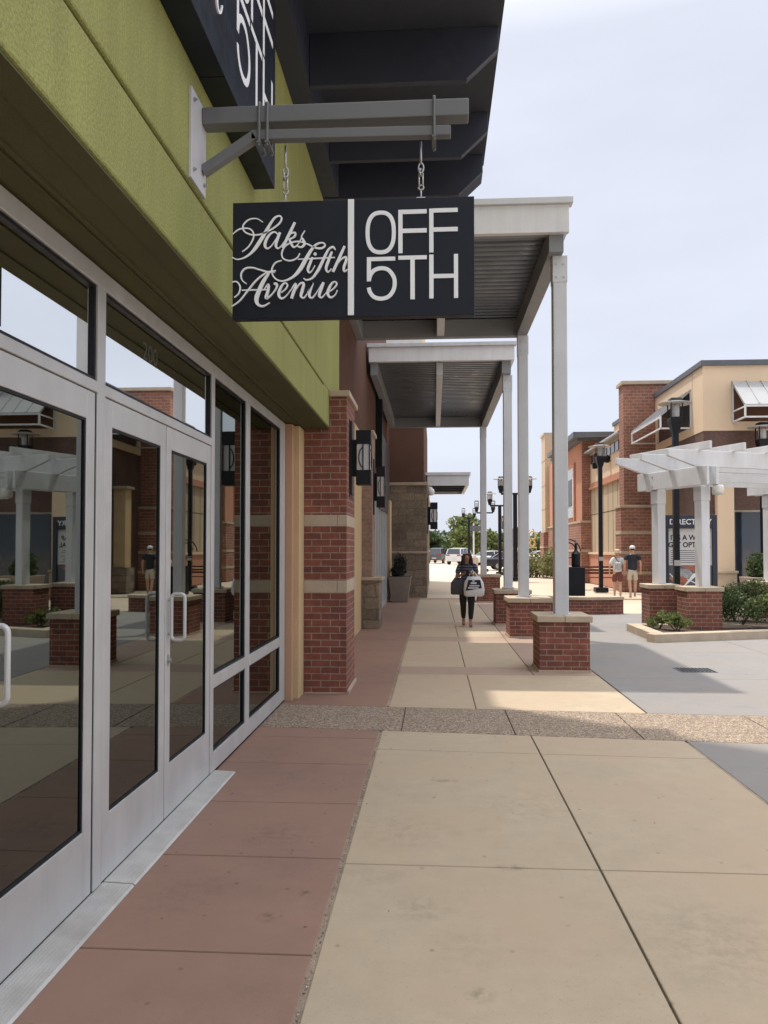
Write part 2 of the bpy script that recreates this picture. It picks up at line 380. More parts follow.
def text_mesh(txt, size, fn, depth=.004, weight=0, sx=1.0):
    """lettering as real raised geometry; fn maps (u, v, w) of the text plane to the scene"""
    cu = bpy.data.curves.new('t', 'FONT'); cu.body = txt; cu.size = size; cu.extrude = depth/2; cu.align_x = 'CENTER'; cu.offset = weight
    cu.resolution_u = 3
    o = bpy.data.objects.new('t', cu); COL.objects.link(o)
    dg = bpy.context.evaluated_depsgraph_get(); me = bpy.data.meshes.new_from_object(o.evaluated_get(dg))
    for v in me.vertices: v.co = fn(v.co.x*sx, v.co.y, v.co.z+depth/2)
    bpy.data.objects.remove(o); bpy.data.curves.remove(cu)
    bm = bmesh.new(); bm.from_mesh(me); bmesh.ops.recalc_face_normals(bm, faces=bm.faces[:])
    bpy.data.meshes.remove(me); mb = MB(); mb.bm.free(); mb.bm = bm; return mb
def ribbons(strokes, fn, depth, scale=1.0, mb=None):
    """pen strokes [(x, y, width)...] as raised ribbons"""
    mb = mb or MB()
    for si, st in enumerate(strokes):
        pts = catmull(st, 6); L = []; Rr = []
        for i, p in enumerate(pts):
            d = pts[min(i+1, len(pts)-1)]-pts[max(i-1, 0)]; d = Vector((d.x, d.y)).normalized() if d.xy.length > 1e-6 else Vector((1, 0))
            nn = Vector((-d.y, d.x)); w = max(p.z*.93, .85)*scale/2
            L.append((p.x+nn.x*w, p.y+nn.y*w)); Rr.append((p.x-nn.x*w, p.y-nn.y*w))
        dd = depth+si*.00025; bm = mb.bm
        lt = [bm.verts.new(fn(x, y, dd)) for x, y in L]; rt = [bm.verts.new(fn(x, y, dd)) for x, y in Rr]
        lb = [bm.verts.new(fn(x, y, 0)) for x, y in L]; rb = [bm.verts.new(fn(x, y, 0)) for x, y in Rr]
        for i in range(len(L)-1):
            bm.faces.new((lt[i], lt[i+1], rt[i+1], rt[i])); bm.faces.new((lb[i], lt[i], lt[i+1], lb[i+1]) if 0 else (lt[i], lb[i], lb[i+1], lt[i+1])); bm.faces.new((rt[i], rt[i+1], rb[i+1], rb[i]))
        bm.faces.new((lt[0], rt[0], rb[0], lb[0])); bm.faces.new((lt[-1], lb[-1], rb[-1], rt[-1]))
    return mb
def leaves(name, mat, parent, blobs, n, size, seed=1, flat=.0, loc=None, up=.0):
    """foliage as separate small leaf faces spread through uneven clumps"""
    rnd = random.Random(seed); V = []; F = []
    off = ORG.get(parent.name, Vector()) if parent else (Vector(loc) if loc is not None else Vector())
    vol = [b[3]*b[4]*b[5] for b in blobs]; tot = sum(vol)
    for bi, b in enumerate(blobs):
        for _ in range(max(6, int(n*vol[bi]/tot))):
            while True:
                p = Vector((rnd.uniform(-1, 1), rnd.uniform(-1, 1), rnd.uniform(-1, 1)))
                if p.length <= 1 and p.length > .25*rnd.random(): break
            p = Vector((b[0]+p.x*b[3], b[1]+p.y*b[4], b[2]+p.z*b[5]))-off
            d = Vector((rnd.gauss(0, 1), rnd.gauss(0, 1), rnd.gauss(0, 1)*(1-flat)+up)).normalized()
            t = d.cross(Vector((rnd.gauss(0, 1), rnd.gauss(0, 1), rnd.gauss(0, 1)))).normalized()
            s = size*rnd.uniform(.6, 1.3); i = len(V)
            V += [p-d*s, p+t*s*.45, p+d*s, p-t*s*.45]; F.append((i, i+1, i+2, i+3))
    me = bpy.data.meshes.new(name); me.from_pydata([tuple(v) for v in V], [], F); me.update()
    return link(name, me, mat, parent, loc=loc)

# ================================================================== THE SETTING
def struct(o): o['kind'] = 'structure'; return o
gm = MB(); gm.box(-700, 700, -200, 1600, -1.0, -.03); struct(gm.build('ground', 'lot'))
def by(x): return 7.09-.085*x           # near edge of the aggregate band
def fy(x): return 8.17-.06*x            # far edge
G = .005                                # half a joint
# base under all joints
struct(MB().box(-1.9, 2.16, -3, 26.2, -.029, -.012).build('joint_bed', 'under'))
def slab(mb, p, z=0.0):
    mb.poly(p, -.06, z)
def grid(mb, xs, ys, gy=None):
    for x0, x1 in zip(xs, xs[1:]):
        for y0, y1 in zip(ys, ys[1:]):
            f = lambda yy, x: yy(x) if callable(yy) else yy
            slab(mb, [(x0+G, f(y0, x0)+G), (x1-G, f(y0, x1)+G), (x1-G, f(y1, x1)-G), (x0+G, f(y1, x0)-G)])
sw = MB(); grid(sw, [-.476, .852, 2.15], [-2.6, .1, 2.12, 4.12, lambda x: 6.44-.05*x, lambda x: by(x)])
grid(sw, [-.476, .43, 2.13], [fy, 10.35])
grid(sw, [-.476, .43, 1.3], [11.0, 14.05]); grid(sw, [-.476, .45, 1.3], [14.75, 17.1]); grid(sw, [-.476, .46, 1.3], [17.7, 21.0, 25.3]);
struct(sw.build('sidewalk', 'beige', bevel=.006))
rd = MB(); grid(rd, [-1.75, -.493], [-2.4, -.45, .47, 1.39, 2.3, 3.19, 4.18, 5.075, 6.0, lambda x: 6.8-.03*x, by])
grid(rd, [-1.75, -.493], [fy, 9.7, 11.2, 12.7, 14.2, 15.7, 17.2, 18.7, 20.2, 21.7, 23.2, 24.7, 26.2])
struct(rd.build('entrance_paving', 'red', bevel=.006))
rb = MB()
grid(rb, [-.476, 1.3], [10.35, 11.0]); grid(rb, [-.476, 1.3], [14.05, 14.75]); grid(rb, [-.476, 1.3], [17.1, 17.7]); grid(rb, [-.476, 1.3], [25.3, 26.2])
grid(rb, [1.3, 2.13], [10.35, 13, 15.5, 18, 20.5, 23, 26.2])
struct(rb.build('paving_band', 'redband', bevel=.005))
ag = MB(); grid(ag, [-1.75, -.30, .72, 1.82, 3.05, 4.2, 5.4, 7.5, 10, 14], [by, fy])
for f0, f1 in (): pass
struct(ag.build('aggregate_band', 'agg', bevel=.004))
pz = MB()
grid(pz, [2.16, 4.9, 7.7, 10.5, 14.2], [-3, .6, 3.4, by]); grid(pz, [2.14, 5.2, 8.2, 14.2], [fy, 10.2, 12.8, 15.4, 18.0, 20.4])
struct(pz.build('plaza', 'greyc', bevel=.005))
struct(MB().box(2.14, 14.2, -3, 20.4, -.029, -.013).build('plaza_bed', 'under'))
kb = MB(); kb.box(-1.75, 14.2, 26.25, 26.5, -.06, .01); kb.box(14.25, 30, -3, 26.2, -.06, -.02)
struct(kb.build('plaza_edge', 'lot'))
M['gritbed'] = concrete('grit_bed', (.30, .235, .175), .35, .6, .35, .8)
struct(MB().box(-.499, -.471, -2.5, 7.08, -.03, -.004).build('joint_fill', 'gritbed'))
struct(MB().box(-.499, -.471, 8.25, 26, -.03, -.004).build('joint_fill', 'gritbed'))
struct(MB().box(2.146, 2.164, -2.5, 6.85, -.03, -.003).build('joint_fill', 'gritbed'))
# packed grit standing in the wide joint between the red and beige slabs
rnd = random.Random(3); V = []; F = []
for k in range(900):
    y = rnd.uniform(.8, 7.0); x = -.4845+rnd.gauss(0, .006); s = rnd.uniform(.002, .0065); z = -.004; i = len(V)
    a = rnd.uniform(0, 6)
    V += [(x+s*math.cos(a+t), y+s*1.4*math.sin(a+t), z+rnd.uniform(-.002, .002)) for t in (0, 2.1, 4.2)]+[(x, y, z+s*.9)]
    F += [(i, i+1, i+3), (i+1, i+2, i+3), (i+2, i, i+3)]
me = bpy.data.meshes.new('joint_grit'); me.from_pydata(V, [], F)
gr = link('joint_grit', me, 'agg'); gr['kind'] = 'stuff'; gr['label'] = 'grit and debris packed in the joint between red and beige paving'; gr['category'] = 'grit'
# crumbs and dry leaf bits lying on the pavement
V = []; F = []
for k in range(60):
    x = rnd.uniform(-1.4, 2.4); y = rnd.uniform(2.2, 8.5); s = rnd.uniform(.003, .009); a = rnd.uniform(0, 6); i = len(V)
    V += [(x+s*math.cos(a+t), y+s*math.sin(a+t)*.7, .001+rnd.uniform(0, .004)) for t in (0, 1.9, 3.6, 5.0)]; F.append((i, i+1, i+2, i+3))
me = bpy.data.meshes.new('leaf_litter'); me.from_pydata(V, [], F)
ll = link('leaf_litter', me, 'bark'); ll['kind'] = 'stuff'; ll['label'] = 'scattered crumbs of dry leaf on the pavement'; ll['category'] = 'leaf litter'

# ================================================================== GREEN STORE
XW = -1.62
st = thing('store_building', 'olive green stucco store with aluminium glass entrance on the left', 'building', (-1.62, 5, 0))
def B2(name, mat, parent, *a, bevel=0): return B(name, mat, parent, *a, bevel)
# fascia: two stucco bands parted by an open groove, turning down near the far end
f = MB()
f.box(-1.9, -1.2, -2.5, 8.43, 3.052, 3.44)          # lower band
f.box(-1.9, -1.2, -2.5, 9.82, 3.465, 16.0)          # upper band, its unseen height raised to cast shade on the near paving
f.box(-1.9, -1.2, 8.455, 9.82, 3.052, 3.4649)       # end panel
f.build('fascia', 'green', st, bevel=.012)
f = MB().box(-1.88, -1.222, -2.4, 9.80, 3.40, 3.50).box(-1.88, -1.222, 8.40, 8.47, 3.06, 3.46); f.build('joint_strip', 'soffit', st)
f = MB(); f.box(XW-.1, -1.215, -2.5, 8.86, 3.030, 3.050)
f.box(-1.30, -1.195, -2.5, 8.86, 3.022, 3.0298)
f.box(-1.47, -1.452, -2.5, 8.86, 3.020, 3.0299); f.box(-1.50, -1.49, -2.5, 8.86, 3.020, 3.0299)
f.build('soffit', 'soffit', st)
# body of the store behind, as tall as the raised upper band
f = MB(); f.box(-9, -1.9, -2.5, -2.3, 0, 16.0); f.box(-9, -1.9, 9.6, 9.8, 0, 16.0); f.box(-9.2, -9, -2.5, 9.8, 0, 16.0); f.box(-9, -1.9, -2.3, 9.6, 3.3, 3.5); f.box(-9, -1.9, -2.5, 9.8, 15.8, 16.0)
f.build('wall', 'green', st)
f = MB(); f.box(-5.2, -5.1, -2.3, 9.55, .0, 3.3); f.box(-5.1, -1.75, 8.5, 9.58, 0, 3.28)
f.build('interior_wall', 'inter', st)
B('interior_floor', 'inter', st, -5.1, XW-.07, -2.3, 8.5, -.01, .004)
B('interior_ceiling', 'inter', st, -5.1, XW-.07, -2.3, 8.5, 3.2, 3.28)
# end pilaster between the glass and the brick pillar
B('pilaster', 'tanst', st, -1.72, -1.488, 8.55, 8.868, 0, 3.018, .006)
B('pilaster_return', 'pinkst', st, -1.72, -1.545, 8.42, 8.549, 0, 3.018, .004)

# framing: mullions run along Y at x = XW
D = .055
def fr(mb, y0, y1, z0, z1, out=.0, dep=.11): mb.box(XW-dep, XW+out, y0, y1, z0, z1)
f = MB()
Ys = dict(m0=(-.40, -.30), m1=(1.66, 1.76), m2=(3.655, 3.745), m3=(5.60, 5.675), m4=(6.655, 6.79), m5=(8.17, 8.41))
for k, (a, b_) in Ys.items(): fr(f, a, b_, 0.02, 2.93)
fr(f, -.4, 8.41, 2.93, 3.018)                                   # head
f.build('frame_mullions', 'alu', st, bevel=.004)
f = MB()
for a, b_ in ((1.76, 3.655), (3.745, 5.60)): f = MB(); fr(f, a, b_, 2.405, 2.46, .002); f.build('transom_bar', 'alu', st, bevel=.004)
f = MB()
for a, b_ in ((5.675, 6.655), (6.79, 8.17), (-.3, 1.66)):
    for c, d in ((.02, .155), (.625, .72)): f = MB(); fr(f, a, b_, c, d, .002); f.build('sill_rail', 'alu', st, bevel=.004)
def window(name, y0, y1, z0, z1, label=None, gm='glass'):
    w = MB()
    g = .016
    w.box(XW-.045, XW-.012, y0, y0+g, z0, z1); w.box(XW-.045, XW-.012, y1-g, y1, z0, z1)
    w.box(XW-.045, XW-.012, y0+g, y1-g, z0, z0+g); w.box(XW-.045, XW-.012, y0+g, y1-g, z1-g, z1)
    o = w.build('window', 'black', st)
    B('pane', gm, o, XW-.034, XW-.028, y0+g, y1-g, z0+g, z1-g)
    if label: o['label'] = label
    return o
for a, b_ in ((1.762, 3.653), (3.747, 5.598)): wq = window('t', a, b_, 2.462, 2.928, gm='mirrorglass')
for a, b_ in ((5.677, 6.653), (6.792, 8.168), (-.298, 1.658)):
    window('s', a, b_, .722, 2.928); window('l', a, b_, .157, .623)
# street number on the second transom, coloured dark as if dimmed behind the glass
mb = text_mesh('200', .19, lambda u, v, w: (XW-.0275+w*.3, 4.42+u*.85, 2.735+v*.75), .002, 0)
mb.build('street_number', surf('dimmed_number', (.075, .073, .062), .9), wq)
# doors
def door(y0, y1, handle_side, lab=None):
    d = MB(); x0, x1 = XW-.055, XW-.006; w = .086
    zt = 2.40
    d.box(x0, x1, y0, y0+w, .02, zt); d.box(x0, x1, y1-w, y1, .02, zt)
    d.box(x0, x1, y0+w, y1-w, .02, .335); d.box(x0, x1, y0+w, y1-w, 2.265, zt)
    o = d.build('door', 'alu', st, bevel=.003)
    g = MB(); e_ = .012
    g.box(x0+.004, x1-.006, y0+w, y0+w+e_, .335, 2.265); g.box(x0+.004, x1-.006, y1-w-e_, y1-w, .335, 2.265)
    g.box(x0+.004, x1-.006, y0+w+e_, y1-w-e_, .335, .335+e_); g.box(x0+.004, x1-.006, y0+w+e_, y1-w-e_, 2.265-e_, 2.265)
    g.build('gasket', 'black', o)
    B('pane', 'glass', o, XW-.026, XW-.020, y0+w+e_, y1-w-e_, .347, 2.253)
    hy = y0+w*.5 if handle_side < 0 else y1-w*.5
    sgn = 1 if handle_side < 0 else -1
    if handle_side > 0: return o        # only the right-hand leaf of each pair has a pull outside
    h = MB(); X0 = x1+.022; X1 = x1+.104; za, zb = 1.375, 1.095
    rc = .026; loop = []
    for cx_, cz_, a_ in ((X1-rc, za-rc, 0), (X0+rc, za-rc, 90), (X0+rc, zb+rc, 180), (X1-rc, zb+rc, 270)):
        for j in range(6): t_ = R(a_+18*j); loop.append((cx_+rc*math.cos(t_), hy, cz_+rc*math.sin(t_)))
    h.tube(loop, .0105, 12, closed=True); h.build('pull_handle', 'alu', o, smooth=True)
    for z in (za-.035, zb+.035): h = MB(); h.tube([(x1, hy, z), (X0, hy, z)], .009, 10); h.build('handle_post', 'steel', o)
    k = MB(); k.tube([(x1-.002, hy, .97), (x1+.016, hy, .97)], .017, 14); k.tube([(x1+.014, hy, .97), (x1+.024, hy, .97)], .007, 8); k.box(x1-.001, x1+.004, hy-.012, hy+.012, .935, 1.005)
    k.build('lock', 'steel', o)
    if lab: o['label'] = lab
    return o
door(1.768, 2.655, 1); door(2.665, 3.640, -1, 'near door leaf with a white loop pull at its left edge')
door(3.758, 4.638, 1, 'left leaf of the double door, without a pull'); door(4.652, 5.590, -1, 'right leaf of the double door with the loop pull over its glass')
for y in (3.648, 3.751): f = MB(); f.box(XW-.05, XW-.008, y-.006, y+.006, .02, 2.4); f.build('weather_seal', 'black', st)
# threshold plates with fine ribs
f = MB()
for a, b_ in ((1.76, 3.775), (3.787, 5.72)):
    f.hexa([(XW-.1, a, 0.001), (-1.465, a, .001), (-1.465, b_, .001), (XW-.1, b_, .001)], [(XW-.1, a, .02), (-1.475, a, .010), (-1.475, b_, .010), (XW-.1, b_, .02)])
    for i in range(9):
        x = XW+.004+i*.0165; f.box(x, x+.007, a+.002, b_-.002, .005, .0210-.01*(x+.0035-XW+.1)/.245)
f.build('threshold', 'alud', st, bevel=.001)
B('sill_flashing', 'black', st, XW-.1, XW-.005, -.4, 8.4, 0.0, .02)

# high roof overhang with deep fins
ov = MB(); ov.box(-1.2, .555, 5.14, 8.60, 5.90, 6.02)
rf = ov.build('roof_overhang', 'panelsof', st)
f = MB(); f.box(-1.2, .565, 5.12, 8.62, 6.021, 6.10); f.build('roof_edge', 'navy', rf)
f = MB(); f.box(-1.199, -1.02, 5.14, 8.30, 5.46, 5.899); f.build('ledger_beam', 'navy', rf)
def fin(y, w=.055, tip=.35):
    m = MB(); pts = [(-1.018, 5.46), (.27, 5.46), (.53, 5.70), (.53, 5.898), (-1.018, 5.898)]
    m.prism(pts, lambda u, v, k: (u, k, v), y-w/2, y+w/2); m.build('fin', 'navy', rf, bevel=.004)
for y in (5.20, 6.30, 7.55): fin(y)
m = MB(); m.prism([(-1.199, 5.46), (.27, 5.46), (.53, 5.70), (.53, 5.898), (-1.199, 5.898)], lambda u, v, k: (u, k, v), 8.34, 8.60); m.build('fin', 'navy', rf, bevel=.004)
# fixing bead along each bevelled tip
for y in (6.266, 7.516, 8.333): m = MB(); m.bar((.272, y, 5.464), (.527, y, 5.70), .006, .012); m.build('fin_flashing', 'arm', rf)

# ------------------------------------------------------------------ sign lettering (drawn from pen strokes, units: sign pixels)
def T1(x, y, w=1): return (228+x/5.908, 192+y/5.908, w/5.908)
SC = [
 [(210,158,5),(175,137,6),(130,140,8),(95,170,9),(96,205,9),(130,228,9),(175,234,9),(225,222,9),(275,195,10),(312,165,11),(323,138,10),(310,124,10),(285,132,12),(262,160,15),(235,205,20),(205,255,23),(172,305,22),(140,342,15),(102,367,10),(60,377,7),(28,364,6)],
 [(30,225,5),(70,197,8),(120,193,8),(150,212,9),(155,250,9),(128,300,8),(88,332,6)],
 [(304,240,7),(285,220,9),(258,228,12),(233,262,17),(224,298,17),(238,316,11),(262,302,7),(290,262,6),(308,232,5)],
 [(314,222,14),(298,262,18),(289,300,16),(302,318,9),(322,302,6),(342,275,5)],
 [(402,165,15),(378,215,18),(352,268,18),(330,315,18)],
 [(345,272,5),(378,232,9),(404,228,12),(400,250,12),(372,264,8)],
 [(368,262,10),(380,290,16),(395,312,12),(418,300,6),(440,262,5)],
 [(462,216,6),(442,250,8),(452,272,16),(460,295,16),(440,314,11),(412,304,8)],
 [(432,350,5),(415,378,8),(375,393,9),(335,380,9),(325,345,9),(345,305,9),(385,284,9),(430,281,9),(480,298,8),(525,320,10),(562,323,12),(582,306,10),(565,291,9),(530,300,12),(498,335,18),(465,392,24),(432,448,24),(388,492,14),(330,513,9),(285,495,9),(265,450,9),(285,405,8),(325,390,6)],
 [(420,386,6),(500,384,8),(570,382,8),(640,380,6)],
 [(508,376,12),(493,410,17),(480,448,16),(490,466,9),(508,450,5),(522,425,4)],
 [(517,352,14),(523,357,20),(529,362,14)],
 [(643,335,7),(628,318,12),(604,330,12),(584,365,16),(562,412,18),(540,455,18),(508,497,12),(475,510,9),(455,500,7)],
 [(622,345,12),(605,390,17),(588,440,16),(598,466,9),(620,446,5)],
 [(697,315,14),(672,370,17),(650,418,17),(628,465,17)],
 [(646,432,5),(675,394,8),(703,380,13),(706,400,16),(693,440,16),(696,464,11),(716,452,5)],
 [(30,512,6),(58,512,8),(77,540,9),(70,580,8),(42,605,6)],
 [(28,657,6),(75,625,8),(120,570,10),(175,505,10),(235,462,9),(290,450,6)],
 [(115,525,5),(88,500,8),(84,462,9),(108,434,9),(150,430,9),(200,445,9),(245,458,10),(285,459,6)],
 [(250,464,12),(218,510,22),(192,565,26),(175,615,26),(184,648,18),(215,660,11),(255,640,6)],
 [(88,563,6),(160,563,8),(245,563,6)],
 [(222,560,5),(246,532,13),(244,570,18),(232,612,16),(262,596,8),(292,558,9),(296,532,16),(278,528,10)],
 [(322,582,6),(350,560,8),(360,536,9),(342,526,9),(320,552,15),(308,592,18),(324,617,12),(352,602,6),(378,570,5)],
 [(378,572,5),(405,532,10),(408,548,16),(394,588,18),(384,618,17)],
 [(398,585,5),(432,534,9),(456,532,15),(448,570,18),(440,605,15),(456,616,8),(478,592,5)],
 [(478,590,5),(508,528,13),(494,570,18),(490,606,15),(508,616,9),(538,578,5),(570,526,6)],
 [(574,528,13),(556,575,18),(548,606,15),(564,616,8),(590,588,5)],
 [(606,584,6),(636,562,8),(652,536,9),(634,526,9),(612,550,15),(598,592,18),(614,617,12),(640,604,6),(655,575,5)],
]
SC = [[T1(*p) for p in s] for s in SC]
def T2(x, y): return (350+x/5.908, 190+y/5.908)
def bx2(x0, x1, y0, y1): a = T2(x0, y0); c = T2(x1, y1); return [(a[0], a[1]), (c[0], a[1]), (c[0], c[1]), (a[0], c[1])]
BOX = [bx2(291,316,120,375), bx2(316,457,120,145), bx2(316,457,232,257), bx2(471,496,118,375), bx2(496,637,117,141), bx2(496,637,229,254),
       bx2(107,131,395,537), bx2(131,273,395,418), bx2(361,387,414,648), bx2(291,457,391,414), bx2(471,496,388,645), bx2(614,638,388,645), bx2(496,614,503,527)]
def sup(cx, cy, rx, ry, a0, a1, n=16, pw=2.5):
    out = []
    for k in range(n+1):
        t = a0+(a1-a0)*k/n; c, s_ = math.cos(t), math.sin(t)
        out.append((cx+rx*math.copysign(abs(c)**(2/pw), c), cy+ry*math.copysign(abs(s_)**(2/pw), s_)))
    return out
def lettering(fn, depth, script=True):
    mb = MB()
    for p in BOX: mb.prism(p, lambda u, v, w: fn(u, v, w), 0, depth)
    O = [(*T2(x, y), 25/5.908) for x, y in sup(188, 250, 77, 117, 0, 2*PI, 28)]
    five = [(*T2(x, y), 25/5.908) for x, y in [(119,532),(128,500),(150,473),(190,461),(232,472),(262,510),(270,548),(262,592),(235,628),(192,641),(150,630),(126,602),(118,574)]]
    st_ = [O, five]
    ribbons(st_, fn, depth, 1, mb)
    if script: ribbons(SC, fn, depth, 1, mb)
    return mb
K = 1.228/241.0
# ------------------------------------------------------------------ hanging blade sign
YS = 3.9
hs = thing('hanging_sign', 'black hanging blade sign with script name and OFF 5TH in white letters', 'sign', (-.41, YS, 2.82))
def sxz(u, v): return (-1.024+(u-233)*K, 3.42-(v-198.2)*K)
B('sign_panel', 'signblk', hs, -1.024, .204, YS-.012, YS+.040, 2.82, 3.42, .003)
fnA = lambda u, v, w: (sxz(u, v)[0], YS-.0118-w, sxz(u, v)[1])
lettering(fnA, .005).build('lettering', 'letter', hs)
B('divider_bar', 'letter', hs, -1.024+(349.3-233)*K, -1.024+(355.3-233)*K, YS-.022, YS-.0121, 2.828, 3.418, .001)
for x in (-.757, -.063):
    h = MB(); y = YS+.014
    h.tube([(x, y, 3.72), (x, y, 3.602)], .0055, 8)
    o = h.build('hanger_rod', 'steel', hs, smooth=True)
    h = MB(); h.tube([(x, y, 3.42), (x, y, 3.475)], .0045, 8); h.build('lower_rod', 'steel', o, smooth=True)
    for u in (-.0095, .0095): h = MB(); h.tube([(x+u, y, 3.555), (x+u, y, 3.485)], .0042, 6); h.build('turnbuckle_bar', 'steel', o, smooth=True)
    for k, (c, a, hh) in enumerate(((3.583, 0, .026), (3.562, 1, .018), (3.482, 0, .012))):
        m = MB(); L = []
        for t in range(12):
            th = 2*PI*t/12; u = .013*math.cos(th); v = hh*math.sin(th)
            L.append((x+u*(1-a)+u*a*.5, y+u*a, c+v))
        m.tube(L, .0042, 6, closed=True); m.build('chain_link', 'steel', o, smooth=True)
    m = MB(); m.box(x-.022, x+.022, y-.016, y+.016, 3.42, 3.428); m.build('eye_plate', 'steel', hs)
# ------------------------------------------------------------------ bracket
bk = thing('wall_bracket', 'grey steel bracket arm on the green wall carrying the hanging sign', 'bracket', (-1.2, 3.83, 3.5))
B('wall_plate', 'plate', bk, -1.2, -1.185, 3.71, 3.955, 3.475, 3.93, .002)
m = MB()
for y in (3.745, 3.92):
    for z in (3.53, 3.88): m.tube([(-1.186, y, z), (-1.176, y, z)], .011, 6); m.tube([(-1.177, y, z), (-1.168, y, z)], .006, 6)
m.build('bolt', 'steel', bk)
m = MB(); m.box(-1.184, .178, 3.875, 3.965, 3.828, 3.915); m.build('beam', 'arm', bk, bevel=.005)
m = MB(); ya = 3.90
m.bar((-.93, ya, 3.765), (.088, ya, 3.755), .05, .05)
m.build('lower_arm', 'arm', bk, bevel=.004)
m = MB(); m.bar((-1.184, ya, 3.590), (-.912, ya, 3.766), .05, .05); m.build('brace', 'arm', bk, bevel=.004)
for x in (-.885, -.843, .004):
    m = MB()
    m.tube([(x, 3.866, 3.700), (x, 3.866, 3.920), (x, 3.875, 3.926), (x, 3.965, 3.926), (x, 3.974, 3.920), (x, 3.974, 3.70)], .008, 8)
    m.box(x-.011, x+.011, 3.855, 3.985, 3.712, 3.722)
    m.build('u_bolt', 'arm', bk, smooth=False)
# ------------------------------------------------------------------ big wall sign
ws = thing('wall_sign', 'large black box sign on the green wall above the bracket with tall white 5TH lettering', 'sign', (-1.2, 3.6, 4.055))
m = MB(); m.box(-1.199, -1.06, 3.862, 5.105, 4.06, 5.30); m.box(-1.199, -1.06, 2.52, 3.856, 4.06, 5.30)
m.build('cabinet', 'signblk', ws, bevel=.002)
K2 = K*2.04
fnB = lambda u, v, w: (-1.06+w, 5.02+(u-457.9)*K2, 4.26+(300.2-v)*K2)
lettering(fnB, .0015).build('lettering', 'letter', ws)

# ------------------------------------------------------------------ brick pillar
bp = thing('brick_pillar', 'square red brick pillar with two cream stone bands at the corner of the green store', 'pillar', (-1.25, 9.3, 0))
PX0, PX1, PY0, PY1 = -1.487, -.998, 8.87, 9.76
m = MB(); m.box(PX0, PX1, PY0, PY1, .0, 1.15); m.box(PX0, PX1, PY0, PY1, 1.29, 1.91); m.box(PX0, PX1, PY0, PY1, 2.04, 3.40); m.build('brickwork', 'brickc', bp)
m = MB()
for z0, z1 in ((1.15, 1.29), (1.91, 2.04)):
    m.box(PX0, PX0+.38, PY0-.006, PY1-.01, z0, z1); m.box(PX0+.384, PX1+.006, PY0-.006, PY0+.42, z0, z1); m.box(PX0+.384, PX1+.006, PY0+.424, PY1+.002, z0, z1)
m.build('stone_band', 'stonecap', bp, bevel=.004)
B('cap', 'stonecap', bp, -1.197, PX1+.04, PY0-.045, PY1+.04, 3.40, 3.465, .008)
m = MB(); m.box(PX1, PX1+.03, PY0+.02, PY1+.01, .0, .035); m.box(PX0, PX1+.0, PY0-.008, PY0, 0, .02); m.build('base_strip', 'stonecap', bp, bevel=.006)
# side box behind the lantern plate

def lantern(x, y, z, s=1.0, label='', sz=None):
    """wall lantern, back plate against x, lamp body reaching +X"""
    sz = sz or s
    L = thing('wall_lantern', label, 'lantern', (x, y, z), 'black wall lanterns along the arcade')
    def bz(n, mt, a, b_, c, d, e_, f_, bv=0): return B(n, mt, L, x+a*s, x+b_*s, y+c*s, y+d*s, z+e_*sz, z+f_*sz, bv)
    bz('back_plate', 'black', .0, .022, -.09, .09, -.44, .44, .003)
    bz('bracket_arm', 'black', .022, .07, -.03, .03, -.22, .22)
    bz('cap', 'black', .07, .25, -.09, .09, .16, .325, .004)
    o = bz('base', 'black', .07, .25, -.09, .09, -.325, -.15, .004)
    bz('glass_body', 'frost', .085, .235, -.075, .075, -.15, .16)
    m = MB()
    for u in (.075, .155, .235):
        for v in (-.082, .082): m.box(x+(u-.006)*s, x+(u+.006)*s, y+(v-.006)*s, y+(v+.006)*s, z-.15*sz, z+.16*sz)
    for v in (-.083, .083):
        pts = [(x+(.16+.055*math.cos(t))*s, y+v*s, z+(.12*math.sin(t))*sz) for t in [PI*.5+PI*k/8 for k in range(9)]]
        m.tube(pts, .006*s, 6)
    m.tube([(x+.245*s, y-.06*s, z+.1*sz), (x+.252*s, y, z), (x+.245*s, y+.06*s, z-.1*sz)], .005*s, 6)
    m.build('cage', 'black', L); return L
lantern(-.996, 9.3, 2.74, 1.0, 'black box lantern on the side of the nearest red brick pillar')
B('wall_plate', 'black', bp, -.9975, -.991, 9.12, 9.5, 2.26, 3.18)

# ================================================================== BROWN SHOP + STONE BLOCK beyond
sh = thing('brown_shop', 'dark red-brown stucco shop front between the brick pillar and the stone block', 'building', (-1.5, 18, 0))
m = MB(); m.box(-6, -1.5, 9.86, 26.28, 4.05, 8.2); m.build('upper_wall', 'brown', sh)
m = MB(); m.box(-6, -1.5, 9.86, 17.5, 0, 4.05); m.build('lower_wall', 'tanst', sh)
m = MB(); m.box(-6, -1.5, 17.5, 19.4, 0, 4.05); m.box(-6, -1.5, 24.3, 26.28, 0, 3.3); m.box(-6, -1.5, 19.4, 26.28, 3.3, 4.05); m.build('side_wall', 'brown', sh)
B('pale_pilaster', 'tanst', sh, -1.5, -1.38, 24.5, 25.4, 0, 3.2, .01)
m = MB()
for y in (19.4, 20.35, 21.3, 22.3, 23.3, 24.2): m.box(-1.58, -1.46, y, y+.09, 0, 3.28)
m.box(-1.58, -1.462, 19.4, 24.29, 3.18, 3.29); m.box(-1.58, -1.462, 19.4, 24.29, .0, .12); m.build('shop_frame', 'alu', sh)
o = B('shop_window', 'glass', sh, -1.54, -1.53, 19.4, 24.3, 0.1, 3.2); B('shop_backdrop', 'inter', sh, -2.6, -2.55, 19.3, 24.4, 0, 3.3)
